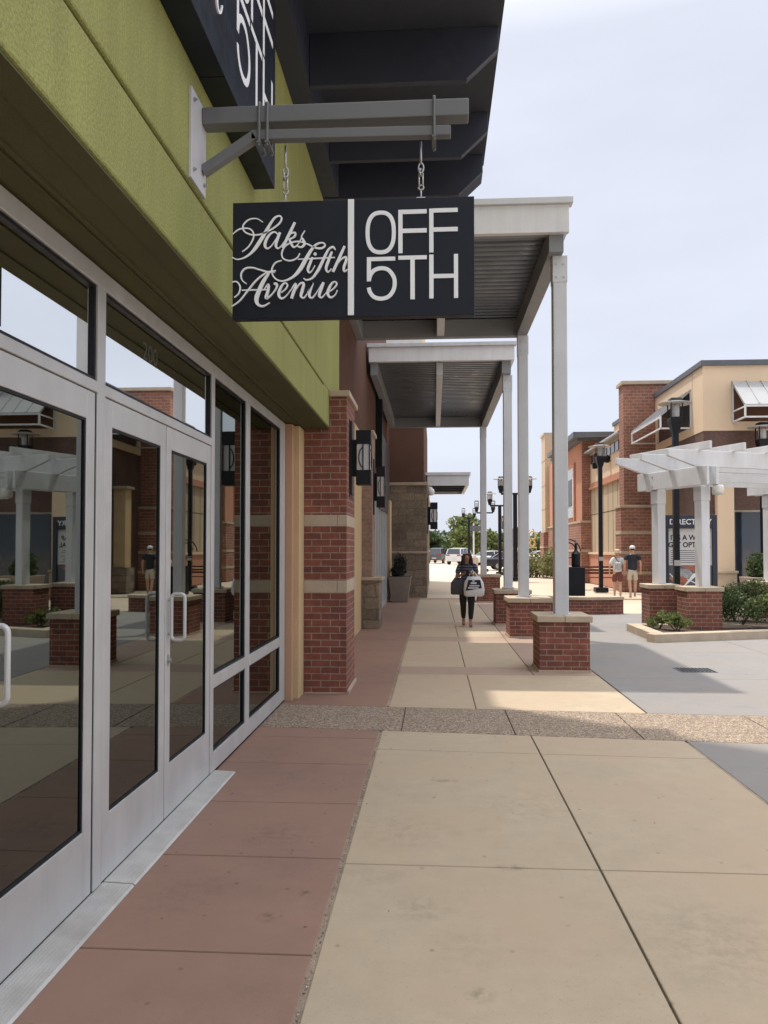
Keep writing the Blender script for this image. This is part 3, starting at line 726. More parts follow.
# pilaster with tan brick shaft and stone foot
pi_ = thing('tan_pilaster', 'pale brick pilaster with a block stone foot just past the red brick pillar', 'pillar', (-1.35, 16.4, 0))
B('shaft', 'brickl', pi_, -1.499, -1.28, 16.15, 16.85, 1.06, 4.04)
B('foot', 'stone', pi_, -1.499, -1.13, 16.1, 16.95, 0, 1.0, .01)
B('foot_cap', 'stonecap', pi_, -1.499, -1.07, 16.04, 17.0, 1.0, 1.06, .01)
B('top_cap', 'stonecap', pi_, -1.499, -1.24, 16.1, 16.9, 4.04, 4.12, .01)
m = MB(); m.box(-1.499, -1.33, 20.0, 20.35, 3.75, 5.7); tag(m.build('blank_blade', 'black', None), 'narrow black upright panel on the brown shop wall above its windows', 'sign')
m = MB(); m.box(-1.499, -1.44, 20.5, 25.3, 2.75, 4.9); tag(m.build('flat_panel', 'darkpan', None), 'dark blue-grey wall panel over the brown shop windows', 'panel')
lantern(-1.279, 16.45, 2.96, 1.0, 'black box lantern on the pale brick pilaster, second from the front', 1.33)

sb = thing('stone_block', 'stone clad corner block with brown stucco upper storey at the end of the arcade', 'building', (-.24, 27, 0))
m = MB(); m.box(-6, -.24, 26.3, 41, 0, 3.8); m.build('stone_wall', 'stone', sb)
m = MB(); m.box(-6.02, -.21, 26.27, 41.03, 1.50, 1.57); m.box(-6.02, -.19, 26.25, 41.05, 3.8, 3.9); m.build('stone_ledge', 'stonecap', sb, bevel=.01)
m = MB(); m.box(-6, -.34, 26.35, 41, 3.9, 7.4); m.build('upper_wall', 'brown', sb)
m = MB(); m.box(-6, -.40, 26.4, 41, 7.4, 11.5); m.build('attic', 'cream', sb)
m = MB()
for i in range(4): m.box(-1.75+i*.33, -1.47+i*.33, 26.38, 26.4, 8.35, 9.6)
m.build('attic_window', 'frost', sb)
lantern(-.235, 27.6, 2.82, 1.45, 'black box lantern at the corner of the stone block beside the sky', 1.45)
m = MB(); m.lathe([(.02, -.02), (.10, 0), (.13, .10), (.10, .2), (.02, .24)], (-.10, 27.0, 3.52), 16); m.box(-.24, -.06, 26.95, 27.05, 3.72, 3.80)
tag(m.build('camera_dome', 'white', None, smooth=True), 'small white security camera dome on the stone block corner', 'camera')

# planter pot with dark conifer
pt = thing('planter_pot', 'square tapered taupe planter with a dark conifer against the stone block', 'planter', (-1.08, 24.5, 0))
m = MB(); rbox(m, (-1.07, 24.5), .50, .50, 0, .78, 0, 1.42); m.build('pot', 'pot', pt, bevel=.015)
m = MB(); rbox(m, (-1.07, 24.5), .66, .66, .781, .79); m.build('soil', 'soil', pt)
leaves('shrub', 'leafdk', pt, [(-1.12, 24.5, .95, .26, .26, .2), (-1.07, 24.5, 1.15, .2, .2, .22), (-.98, 24.5, 1.3, .12, .12, .12), (-1.17, 24.5, 1.32, .09, .09, .14), (-1.0, 24.5, 1.38, .06, .06, .1), (-1.1, 24.5, 1.42, .06, .06, .14)], 900, .05, 5)

# ================================================================== CANOPIES
def canopy(y0, y1, xl, label, zs=6.16, front=(5.955, 6.34), zb=5.72, px=(1.75, 1.70), xr=1.84, pz=.72, rz=6.425, grp='walkway canopies', ribx=.13):
    c = thing('walkway_canopy', label, 'canopy', (1.72, y0+.3, .8), grp)
    B('front_fascia', 'white', c, xl, xr, y0, y0+.09, front[0], front[1], .006)
    B('fascia_cap', 'grey', c, xl-.04, xr+.05, y0-.05, y0+.12, front[1], front[1]+.085, .006)
    m = MB(); m.box(xr-.05, xr+.02, y0+.121, y1, rz-.372, rz); m.box(xl, xl+.06, y0+.121, y1, rz-.372, rz); m.box(xl, xr+.02, y1, y1+.06, rz-.372, rz); m.build('roof_trim', 'grey', c)
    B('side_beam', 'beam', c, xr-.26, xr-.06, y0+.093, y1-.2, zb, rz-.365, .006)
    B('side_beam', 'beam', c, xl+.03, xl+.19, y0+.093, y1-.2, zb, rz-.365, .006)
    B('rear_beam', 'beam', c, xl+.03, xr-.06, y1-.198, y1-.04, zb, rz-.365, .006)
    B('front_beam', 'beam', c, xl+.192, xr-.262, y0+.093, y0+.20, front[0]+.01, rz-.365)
    B('rib', 'grey', c, ribx-.07, ribx+.07, y0+.222, y1-.2, zb+.02, rz-.375, .005)
    # ribbed metal deck
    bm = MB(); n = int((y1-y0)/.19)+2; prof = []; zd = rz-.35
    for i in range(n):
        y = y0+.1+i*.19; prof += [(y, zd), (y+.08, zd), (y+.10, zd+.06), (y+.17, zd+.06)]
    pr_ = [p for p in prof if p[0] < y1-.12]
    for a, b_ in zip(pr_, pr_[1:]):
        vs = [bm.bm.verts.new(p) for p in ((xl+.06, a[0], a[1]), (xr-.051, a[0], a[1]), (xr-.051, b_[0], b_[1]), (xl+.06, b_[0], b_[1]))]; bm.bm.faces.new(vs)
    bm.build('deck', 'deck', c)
    B('roof', 'grey', c, xl+.061, xr-.052, y0+.125, y1-.001, rz-.225, rz-.015)
    for pc, py in zip(px, (y0+.33, y1-.12)):
        o = B('post', 'grey', c, pc-.095, pc+.095, py-.095, py+.095, pz, zb, .012)
        m = MB(); m.box(pc-.101, pc+.101, py-.101, py+.101, zb-.37, zb-.001); m.build('post_head', 'grey', o, bevel=.003)
        m = MB()
        for dx in (-.05, .05):
            for z in (zb-.3, zb-.12): m.tube([(pc+dx, py-.10, z), (pc+dx, py-.114, z)], .013, 6)
        m.build('bolt', 'steel', o)
        m = MB(); m.box(pc-.13, pc+.13, py-.13, py+.13, pz+.02, pz+.042); m.build('base_plate', 'grey', o)
    return c
canopy(10.62, 15.12, -1.56, 'nearest white flat walkway canopy on two square posts')
canopy(17.15, 24.92, -1.44, 'second white flat walkway canopy further along the arcade', front=(5.80, 6.12), zb=5.52, px=(1.64, 1.56), xr=1.76, rz=6.2, pz=.76)
c3 = thing('door_canopy', 'small flat grey canopy sticking out from the stone block', 'canopy', (.4, 30, 3.9))
m = MB(); m.box(-.238, 1.25, 28.0, 28.12, 3.93, 4.30); m.box(1.13, 1.25, 28.121, 32.5, 3.93, 4.30); m.box(-.238, 1.25, 32.501, 32.6, 3.93, 4.30); m.build('fascia', 'grey', c3, bevel=.006)
m = MB(); m.box(-.30, 1.31, 27.96, 32.65, 4.301, 4.40); m.build('roof_cap', 'grey', c3)
m = MB()
for y in (29.2, 30.3, 31.4): m.box(-.238, 1.129, y, y+.12, 3.96, 4.15)
m.box(-.238, 1.129, 28.121, 32.5, 4.151, 4.2); m.build('deck', 'panelsof', c3)

# ================================================================== PEDESTALS
def pedestal(x0, x1, y0, y1, zt, label, grp='brick pedestals under the canopy posts'):
    cx, cy = (x0+x1)/2, (y0+y1)/2
    p = thing('brick_pedestal', label, 'pedestal', (cx, cy, 0), grp)
    B('brickwork', 'brickp', p, x0, x1, y0, y1, .03, zt-.085)
    m = MB(); m.box(x0-.035, cx-.002, y0-.035, y1+.035, zt-.085, zt); m.box(cx+.002, x1+.035, y0-.035, y1+.035, zt-.085, zt); m.build('cap', 'stonecap', p, bevel=.01)
    B('footing', 'stonecap', p, x0-.015, x1+.015, y0-.015, y1+.015, -.01, .03, .004)
    return p
pedestal(1.41, 2.075, 10.60, 11.3, .755, 'nearest brick pedestal beside the walkway, a single canopy post on it')
pedestal(1.40, 2.16, 14.65, 15.4, .74, 'second brick pedestal from the front, carrying the next canopy post')
pedestal(1.34, 2.08, 17.12, 17.85, .76, 'third brick pedestal from the front, carrying a post of the far canopy')
pedestal(1.36, 2.05, 24.45, 25.15, .86, 'farthest brick pedestal, right behind the walking woman')

# ================================================================== curved seat wall + black fixture
sw_ = thing('curved_seat_wall', 'low curved brick seat wall with a pale stone cap in the plaza', 'wall', (3.9, 20.2, 0))
cx, cy, r0, r1 = 3.75, 22.25, 1.85, 2.3
a0, a1 = R(-146), R(-62)
def arc(r, n=28): return [(cx+r*math.cos(a0+(a1-a0)*k/n), cy+r*math.sin(a0+(a1-a0)*k/n)) for k in range(n+1)]
def arcwall(mb, ra, rb_, z0, z1):
    I, O_ = arc(ra), arc(rb_)
    for k in range(len(I)-1):
        mb.hexa([(*O_[k], z0), (*O_[k+1], z0), (*I[k+1], z0), (*I[k], z0)], [(*O_[k], z1), (*O_[k+1], z1), (*I[k+1], z1), (*I[k], z1)])
    bmesh.ops.remove_doubles(mb.bm, verts=mb.bm.verts[:], dist=.0005)
    fs = {}
    for fc in mb.bm.faces: fs.setdefault(tuple(sorted(v.index for v in fc.verts)), []).append(fc)
    return mb
def arcsolid(ra, rb_, z0, z1):
    mb = MB(); I, O_ = arc(ra), arc(rb_); n = len(I)
    vb = [(mb.bm.verts.new((*O_[k], z0)), mb.bm.verts.new((*I[k], z0)), mb.bm.verts.new((*O_[k], z1)), mb.bm.verts.new((*I[k], z1))) for k in range(n)]
    for k in range(n-1):
        a, b_ = vb[k], vb[k+1]
        mb.bm.faces.new((a[0], b_[0], b_[2], a[2])); mb.bm.faces.new((a[1], a[3], b_[3], b_[1])); mb.bm.faces.new((a[2], b_[2], b_[3], a[3])); mb.bm.faces.new((a[0], a[1], b_[1], b_[0]))
    for a in (vb[0], vb[-1]): mb.bm.faces.new((a[0], a[2], a[3], a[1]))
    return mb
arcsolid(r0+.04, r1-.04, -.02, .36).build('brickwork', 'brickp', sw_)
arcsolid(r0, r1, .36, .44).build('cap', 'stonecap', sw_, bevel=.01)
fx = thing('drinking_fountain', 'black metal box fixture with hoops and a flared horn behind the curved wall', 'fountain', (3.86, 21.2, 0))
B('cabinet', 'black', fx, 3.55, 3.99, 20.95, 21.4, 0, 1.17, .015)
m = MB(); m.lathe([(.11, 1.17), (.12, 1.22), (.12, 1.52), (.09, 1.56), (.04, 1.62), (.03, 1.80)], (3.79, 21.18, 0), 16); m.build('canister', 'black', fx, smooth=False)
m = MB()
for rr, zc in ((.20, 1.62), (.33, 1.58)):
    m.tube([(3.58+rr*math.cos(t), 21.18, zc+rr*math.sin(t)) for t in [PI*k/12 for k in range(13)]], .016, 8)
m.tube([(3.40, 21.18, 1.42), (3.55, 21.18, 1.40), (3.75, 21.18, 1.44)], .014, 8)
m.build('hoop', 'black', fx, smooth=True)
m = MB(); m.lathe([(.02, 1.8), (.03, 1.86), (.03, 1.9)], (3.79, 21.18, 0), 12); m.build('nozzle', 'steel', fx)

# ================================================================== PERGOLA BED
bed = thing('planting_bed', 'planting bed with a pale stone kerb around the pergola feet', 'planting bed', (5, 15, 0))
m = MB()
A_ = Vector((3.86, 14.02)); Bv = Vector((14.2, 17.6)); C_ = Vector((3.9, 15.75)); 
def wallseg(mb, p, q, w, z0, z1):
    p = Vector(p); q = Vector(q); d = (q-p).normalized(); n = Vector((-d.y, d.x))*w
    mb.hexa([(*p, z0), (*q, z0), (*(q+n), z0), (*(p+n), z0)], [(*p, z1), (*q, z1), (*(q+n), z1), (*(p+n), z1)])
wallseg(m, A_, A_+(Bv-A_)*.22, .24, -.02, .15); wallseg(m, A_+(Bv-A_)*.2205, A_+(Bv-A_)*.5, .24, -.02, .15); wallseg(m, A_+(Bv-A_)*.5005, Bv, .24, -.02, .15)
m.build('kerb', 'stonecap', bed, bevel=.012)
m = MB(); wallseg(m, (3.86+.24, 15.75), (3.86+.24, 14.36), .24, -.02, .149) if False else m.box(3.88, 4.12, 14.34, 15.9, -.02, .149); m.box(3.88, 6.2, 15.901, 16.1, -.02, .149); m.build('side_kerb', 'stonecap', bed, bevel=.012)
m = MB(); m.poly([(4.13, 14.38), (14.2, 17.86), (14.2, 20), (6, 19.2), (4.13, 16)], -.01, .09); m.build('soil', 'soil', bed)
def bush(x, y, w, h, n, mat, label, seed, lf=.035):
    t = thing('shrub', label, 'shrub', (x, y, .09), 'green shrubs in the pergola bed')
    r_ = random.Random(seed); bl = []
    for k in range(7): bl.append((x+r_.uniform(-.5, .5)*w, y+r_.uniform(-.5, .5)*w, .1+h*r_.uniform(.3, .75), w*.32, w*.32, h*.28))
    leaves('foliage', mat, t, bl, n, lf, seed, up=.6)
    m = MB()
    for k in range(7):
        a = r_.uniform(0, 6.3); m.tube([(x, y, .08), (x+math.cos(a)*w*.2, y+math.sin(a)*w*.2, h*.4), (x+math.cos(a)*w*.42, y+math.sin(a)*w*.42, h*.85)], [.012, .008, .004], 5)
    m.build('stems', 'bark', t)
bush(4.62, 15.25, .42, .36, 900, 'leafg', 'low shrub in the bed corner between the two left pergola pedestals', 11)
bush(4.35, 15.6, .3, .25, 500, 'leafg', 'smallest tuft by the left kerb of the pergola bed', 12)
bush(6.1, 16.0, .85, .85, 2000, 'leafd', 'dark full shrub right of the nearer pergola pedestal', 13)
bush(6.75, 15.9, .8, .70, 2600, 'leafg', 'lighter low shrub nearest the kerb at the right edge', 14)
bush(7.1, 16.9, .9, .95, 2600, 'leafg', 'shrub at the right edge in front of the far pergola pedestal', 15)
bush(6.5, 17.4, .9, .95, 2600, 'leafd', 'dark shrub at the back of the bed by the kiosk', 16)
bush(8.2, 17.0, 1.0, .9, 2200, 'leafd', 'shrub at the far right end of the bed', 17)
pedestal(4.47, 5.07, 16.55, 17.2, .91, 'brick pedestal under the left pergola post', 'brick pedestals under the pergola posts')
pedestal(4.90, 5.56, 15.5, 16.15, .91, 'nearer brick pedestal of the pergola beside the dark shrub', 'brick pedestals under the pergola posts')
pedestal(7.32, 7.98, 18.2, 18.85, .91, 'brick pedestal of the pergola at the right edge of the picture', 'brick pedestals under the pergola posts')
pedestal(7.75, 8.4, 17.15, 17.8, .91, 'brick pedestal of the pergola just beyond the right edge', 'brick pedestals under the pergola posts')

pg = thing('pergola', 'white timber pergola with tapered rafters standing on brick pedestals', 'pergola', (5, 16, .9))
ex = Vector((.924, .383, 0)); ey = Vector((.383, -.924, 0))     # rafter direction, frame direction
def L2(o, a, b_, z): p = Vector((o[0], o[1], 0))+ex*a+ey*b_; return (p.x, p.y, z)
def obar(mb, o, a0_, a1_, b0, b1, z0, z1): mb.hexa([L2(o, a0_, b0, z0), L2(o, a1_, b0, z0), L2(o, a1_, b1, z0), L2(o, a0_, b1, z0)], [L2(o, a0_, b0, z1), L2(o, a1_, b0, z1), L2(o, a1_, b1, z1), L2(o, a0_, b1, z1)])
for px, py in ((4.76, 16.9), (5.29, 15.78), (7.72, 18.5), (8.1, 17.45), (10.6, 19.7), (11, 18.6)):
    m = MB(); obar(m, (px, py), -.10, .10, -.10, .10, .88, 2.90); o = m.build('post', 'white', pg, bevel=.01)
    m = MB(); obar(m, (px, py), -.112, .112, -.112, .112, 2.60, 2.885); m.build('post_collar', 'white', o, bevel=.01)
for ox, oy in ((4.98, 16.35), (7.93, 17.95), (10.85, 19.1)):
    m = MB()
    for s_ in (-.14, .085): obar(m, (ox, oy), s_, s_+.07, -1.10, 1.02, 2.90, 3.27)
    m.build('header_beam', 'white', pg, bevel=.01)
for px, py in ((4.76, 16.9), (5.29, 15.78), (7.72, 18.5)):
    for z in (2.97, 3.17):
        p = L2((px, py), -.142, 0, z); q = L2((px, py), -.158, 0, z); m = MB(); m.tube([p, q], .014, 8); m.build('bolt', 'steel', pg)
org = Vector((4.98, 16.35, 0))
for i, bb in enumerate((-.85, -.03, .78)):
    pts = [(-.86, 3.58), (-.86, 3.45), (-.2, 3.26), (9.0, 3.26), (9.0, 3.58)]
    m = MB(); m.prism(pts, lambda u, v, w: L2(org, u, w, v), bb-.035, bb+.035); m.build('rafter', 'white', pg, bevel=.008)
for i in range(11):
    a = -.12+i*.82
    pts = [(-1.35, 3.73), (-1.35, 3.67), (-1.15, 3.581), (1.12, 3.581), (1.12, 3.73)]
    m = MB(); m.prism(pts, lambda u, v, w: L2(org, w, u, v), a-.03, a+.03); m.build('purlin', 'white', pg, bevel=.006)
m = MB()
for s_ in (-.5, .5): obar(m, (4.98, 16.35), .2, 2.9, s_, s_+.05, 3.0, 3.13)
m.build('tie_beam', 'white', pg)
for ox, oy in ((5.52, 15.55), (8.4, 17.1)):
    m = MB(); m.lathe([(.03, .0), (.10, .01), (.11, .06), (.11, .17), (.08, .2)], (ox, oy, 2.70), 16); m.build('pergola_lamp', 'lampglow', pg, smooth=True)

# kiosk
ki = thing('directory_kiosk', 'navy framed directory board with a white poster behind the pergola posts', 'sign board', (7.05, 22, 0))
kx0, kx1, ky = 6.34, 7.78, 22.0
m = MB(); m.box(kx0, kx0+.13, ky, ky+.2, .1, 2.59); m.box(kx1-.13, kx1, ky, ky+.2, .1, 2.59); m.box(kx0+.13, kx1-.13, ky, ky+.2, 2.22, 2.59); m.box(kx0+.13, kx1-.13, ky, ky+.2, .35, .62); m.box(kx0+.13, kx1-.13, ky+.08, ky+.2, .62, 2.22)
m.build('frame', 'kiosk', ki, bevel=.01)
po = B('poster', 'poster', ki, kx0+.131, kx1-.131, ky+.06, ky+.079, .621, 2.219)
text_mesh('DIRECTORY', .21, lambda u, v, w: ((kx0+kx1)/2+u, ky-w-.001, 2.33+v), .006, .003).build('lettering', 'letter', ki)
tb = text_mesh("IT'S A WRAP\nGET OPTICAL", .20, lambda u, v, w: ((kx0+kx1)/2-.02+u, ky+.0595-w, 1.90+v), .002, .005, .92)
tb.build('headline', 'black', po)
m = MB()
for i in range(7):
    z = 1.60-i*.055
    m.box(kx0+.2, kx1-.2-random.uniform(0, .25), ky+.058, ky+.0595, z, z+.016)
m.build('fine_print', 'signgrey', po)
def shard(pts, mat, k): m = MB(); m.prism(pts, lambda u, v, w: (kx0+.131+u, ky+.0598-w, .621+v), 0, .001+k*.0004); m.build('poster_picture', mat, po)
shard([(0, 0), (1.178, 0), (1.178, .58), (0, .58)], 'signgrey', 0)
shard([(.32, .56), (.85, .57), (1.1, .5), (.8, .34)], surf('poster_rust', (.36, .14, .09), .7, .3, 12), 1)
shard([(.15, .5), (.55, .47), (.72, .3), (.4, .17), (.2, .3)], surf('poster_grey', (.33, .34, .36), .7, .3, 12), 2)
shard([(.30, .30), (.62, .16), (.48, .03), (.28, .03)], surf('poster_rust2', (.36, .14, .09), .7, .3, 12), 3)
shard([(.0, .22), (.17, .1), (.1, .3)], surf('poster_rust3', (.40, .20, .13), .7, .3, 12), 3)
shard([(.68, .36), (.80, .34), (.44, 0), (.40, .0)], 'letter', 4)
shard([(.02, .34), (.04, .36), (.3, .08), (.27, .07)], 'letter', 5)
shard([(.5, .18), (.52, .2), (.86, .04), (.83, .02)], 'letter', 6)

# drain
dr = thing('drain_grate', 'small dark metal drain grate let into the grey plaza', 'drain', (3.55, 10.9, 0))
m = MB(); m.box(3.30, 3.78, 10.72, 11.08, .002, .007); m.build('rim', 'arm', dr)
m = MB(); 
for i in range(9): m.box(3.33+i*.05, 3.352+i*.05, 10.74, 11.06, .0071, .012)
m.build('bars', 'black', dr)

# ================================================================== STREET LAMPS
def lamp_head(par, x, y, z, s=1.0, plate=True):
    """glass lantern on a flared neck; z = bottom of neck"""
    m = MB(); m.hexa(*[[(x+u*a*s, y+v*a*s, z+zz*s) for u, v in ((-1,-1),(1,-1),(1,1),(-1,1))] for a, zz in ((.085, 0), (.16, .30))]); m.box(x-.165*s, x+.165*s, y-.165*s, y+.165*s, z+.301*s, z+.40*s)
    o = m.build('lamp_head', 'black', par)
    m = MB(); m.lathe([(.10*s, .401*s), (.115*s, .45*s), (.115*s, .70*s), (.09*s, .74*s)], (x, y, z), 12); m.build('lamp_glass', 'frost', o, smooth=True)
    m = MB()
    for u in (-1, 1):
        for v in (-1, 1): m.box(x+(u*.15-.014)*s, x+(u*.15+.014)*s, y+(v*.15-.014)*s, y+(v*.15+.014)*s, z+.40*s, z+.86*s)
    m.hexa(*[[(x+u*a*s, y+v*a*s, z+zz*s) for u, v in ((-1,-1),(1,-1),(1,1),(-1,1))] for a, zz in ((.17, .86), (.13, .93))]); m.build('lamp_cage', 'black', o)
    if plate:
        m = MB(); m.lathe([(.44*s, .775*s), (.45*s, .79*s), (.28*s, .83*s), (.171*s, .845*s)], (x, y, z), 24)
        m.build('lamp_shade', 'frost', o)
def street_lamp(x, y, label, top=5.73, w=.15):
    t = thing('street_lamp', label, 'street lamp', (x, y, 0), 'black street lamps')
    B('base', 'black', t, x-.24, x+.24, y-.24, y+.24, 0, .18, .02)
    m = MB(); m.box(x-w/2, x+w/2, y-w/2, y+w/2, .18, top-.92); m.build('pole', 'black', t, bevel=.008)
    m = MB(); m.box(x-w/2-.006, x+w/2+.006, y-w/2-.008, y-w/2, 1.2, 1.35); m.build('pole_tag', 'steel', t)
    lamp_head(t, x, y, top-.93)
    return t
street_lamp(6.38, 30.4, 'black street lamp standing left of the couple')
street_lamp(6.52, 21.5, 'black street lamp rising behind the pergola posts')
street_lamp(10.25, 25.0, 'black street lamp at the right edge of the picture', 5.6)
def twin_lamp(x, y, label, top=5.35, arm=.72, plate=True):
    t = thing('street_lamp', label, 'street lamp', (x, y, 0), 'twin headed street lamps along the walk')
    B('base', 'black', t, x-.24, x+.24, y-.24, y+.24, 0, .2, .02)
    m = MB(); m.box(x-.10, x+.10, y-.10, y+.10, .2, top-.95); m.build('pole', 'black', t)
    m = MB(); m.box(x-arm, x+arm, y-.06, y+.06, top-.949, top-.85); m.build('cross_arm', 'black', t)
    for s_ in (-1, 1): lamp_head(t, x+s_*arm, y, top-.86, .92, plate)
    return t
twin_lamp(4.18, 40.6, 'twin headed black lamp between the second and third canopy posts', 5.4, .72)
twin_lamp(4.17, 49.9, 'twin headed black lamp seen just right of the farthest canopy post', 5.3, .62)
twin_lamp(3.72, 57.5, 'twin headed lamp behind the farthest canopy post', 5.2, .6, False)
twin_lamp(3.2, 72.0, 'most distant twin headed lamp by the grey guide sign', 5.4, .5, False)

sg = thing('guide_sign', 'grey guide sign with two boards on a white post by the farthest lamps', 'sign', (3.05, 60, 0))
m = MB(); m.box(2.97, 3.09, 60, 60.1, 0, 3.6); m.build('post', 'white', sg)
m = MB(); m.box(2.75, 3.65, 59.9, 59.98, 3.02, 3.22); m.box(2.75, 3.65, 59.9, 59.98, 3.26, 3.42); m.build('board', 'signgrey', sg)
B('footing', 'stonecap', sg, 2.75, 3.35, 59.7, 60.4, 0, 1.0, .02)
pn = thing('pole_banner', 'small dark banner panel hanging from a lamp pole', 'banner', (4.5, 49.6, 3))
m = MB(); m.box(4.28, 4.62, 49.78, 49.82, 2.9, 3.75); m.build('panel', 'signgrey', pn)
m = MB(); m.box(4.32, 4.5, 49.775, 49.7795, 3.4, 3.6); m.box(4.4, 4.58, 49.775, 49.7795, 3.05, 3.25); m.build('emblem', 'frost', pn)
# yellow totem
tt = thing('totem_sculpture', 'slim yellow ornamental totem of stacked loops near the far building', 'sculpture', (6.6, 53, 0))
m = MB(); m.box(6.57, 6.63, 52.97, 53.03, 0, 1.4); m.build('post', 'steel', tt)
m = MB()
for k, (zc, rx, rz) in enumerate(((2.55, .22, .30), (2.05, .16, .24), (1.55, .26, .22))):
    if k < 2: m.tube([(6.6+rx*math.cos(t), 53, zc+rz*math.sin(t)) for t in [2*PI*j/14 for j in range(14)]], .06, 6, closed=True)
    else: m.tube([(6.34, 53, 1.75), (6.86, 53, 1.75), (6.86, 53, 1.3), (6.34, 53, 1.3)], .05, 6, closed=True)
m.build('loops', 'yellow', tt)

# ================================================================== RIGHT-HAND BUILDINGS
tw = thing('brick_tower', 'tall square red brick tower with a stepped foot and cream bands behind the couple', 'building', (8, 32, 0))
m = MB(); m.box(7.42, 9.7, 31.0, 31.75, 3.36, 8.1); m.box(7.26, 9.72, 30.85, 31.76, 0, 3.26); m.build('brickwork', 'brickf', tw)
m = MB(); m.box(7.34, 9.8, 30.92, 31.85, 8.1, 8.24); m.box(7.22, 9.75, 30.81, 31.8, 3.26, 3.36)
for z in (.66, 1.45, 2.22): m.box(7.24, 9.73, 30.83, 31.78, z, z+.12)
m.build('stone_band', 'stonecap', tw, bevel=.01)

cb = thing('cream_building', 'cream and brown stucco building with metal awnings behind the pergola', 'building', (12, 28, 0))
m = MB(); m.box(8.65, 30, 25.6, 38, 5.45, 7.55); m.build('upper_wall', 'cream', cb)
m = MB(); m.box(8.66, 30, 25.61, 38, 2.92, 5.45)
for x in (8.66, 13.4, 18.6, 24.0): m.box(x, x+.3, 25.61, 26.6, 0, 2.92)
m.box(8.66, 30, 26.6, 38, 0, 2.92); m.build('lower_wall', 'brownb', cb)
m = MB(); m.box(8.58, 30, 25.53, 38.1, 7.552, 7.72); m.build('roof_trim', 'signgrey', cb)
m = MB()
for x in (10.85, 13.9, 17, 20): m.box(x, x+.03, 25.594, 25.602, 5.46, 7.54)
m.box(8.644, 8.652, 26.6, 26.63, 5.46, 7.54); m.build('panel_joint', 'panel', cb)
for x in (8.98, 13.38, 18.6, 24.0):
    m = MB(); m.box(x, x+.52, 25.35, 25.6, .95, 3.95); o = m.build('pilaster', 'cream', cb, bevel=.01)
    m = MB(); m.box(x-.04, x+.56, 25.28, 25.6, 0, .88); m.build('foot', 'stonecap', o, bevel=.01)
    m = MB(); m.box(x-.07, x+.59, 25.24, 25.601, .88, .96); m.build('foot_cap', 'stonecap', o, bevel=.01)
for x0, x1 in ((9.52, 13.36), (13.92, 18.58), (19.14, 23.9)):
    m = MB(); m.box(x0, x1, 26.0, 26.03, .45, 2.85); o = m.build('window', 'glassf', cb)
    m = MB(); m.box(x0, x1, 25.95, 26.05, 2.851, 2.92); m.box(x0, x1, 25.95, 26.05, .35, .45)
    n_ = 3
    for k in range(n_+1): xx = x0+(x1-x0-.07)*k/n_; m.box(xx, xx+.07, 25.95, 25.999, .45, 2.851)
    m.build('frame', 'alu', o)
def awning(x0, x1, z0, z1, y, prj):
    m = MB(); m.prism([(0, z1), (0, z1-.05), (prj, z0+.35), (prj, z0+.40)], lambda u, v, w: (w, y-u, v), x0, x1)
    n_ = int((x1-x0)/.42)
    for k in range(n_+1):
        xx = x0+(x1-x0-.03)*k/n_
        m.prism([(0.0, z1+.04), (0, z1), (prj, z0+.401), (prj, z0+.44)], lambda u, v, w: (w, y-u, v), xx, xx+.03)
    o = m.build('awning', 'awn', cb)
    m = MB()
    for xx in (x0, x1-.05):
        m.bar((xx+.025, y, z1-.02), (xx+.025, y, z0), .05, .05); m.bar((xx+.025, y, z0+.0), (xx+.025, y-prj, z0+.0), .05, .05); m.bar((xx+.025, y-prj, z0-.02), (xx+.025, y-prj, z0+.38), .05, .05); m.bar((xx+.025, y, z0+.33), (xx+.025, y-prj, z0+.33), .04, .04)
    m.bar((x0+.05, y-prj, z0), (x1-.05, y-prj, z0), .05, .05); m.bar((x0+.05, y-prj, z0+.34), (x1-.05, y-prj, z0+.34), .05, .05)
    m.build('awning_frame', 'white', o)
    m = MB(); m.box(x0, x1, y-.004, y+.05, z0+.02, z1-.06); m.build('awning_back', 'brown', o)
awning(9.55, 13.2, 5.72, 7.02, 25.59, 1.0); awning(14.2, 18.4, 5.72, 7.02, 25.59, 1.0); awning(19.3, 23.5, 5.72, 7.02, 25.59, 1.0)
# awning on the left flank, sloping out towards the street
m = MB(); m.prism([(0, 7.0), (0, 6.95), (-1.0, 6.12), (-1.0, 6.17)], lambda u, v, w: (8.64+u, w, v), 26.75, 30.6)
for k in range(10): yy = 26.75+k*.425; m.prism([(0, 7.04), (0, 7.001), (-1.0, 6.171), (-1.0, 6.21)], lambda u, v, w: (8.64+u, w, v), yy, yy+.03)
o = m.build('awning', 'awn', cb)
m = MB()
for yy in (26.78, 30.57):
    m.bar((8.64, yy, 6.97), (8.64, yy, 5.7), .05, .05); m.bar((8.64, yy, 5.72), (7.64, yy, 5.72), .05, .05, (0, 0, 1)); m.bar((7.64, yy, 5.7), (7.64, yy, 6.14), .05, .05)
m.bar((7.64, 26.8, 5.72), (7.64, 30.55, 5.72), .05, .05); m.bar((7.64, 26.8, 6.1), (7.64, 30.55, 6.1), .05, .05); m.build('awning_frame', 'white', o)
m = MB(); m.box(8.636, 8.66, 26.8, 30.5, 5.74, 6.94); m.build('awning_back', 'glassf', o)
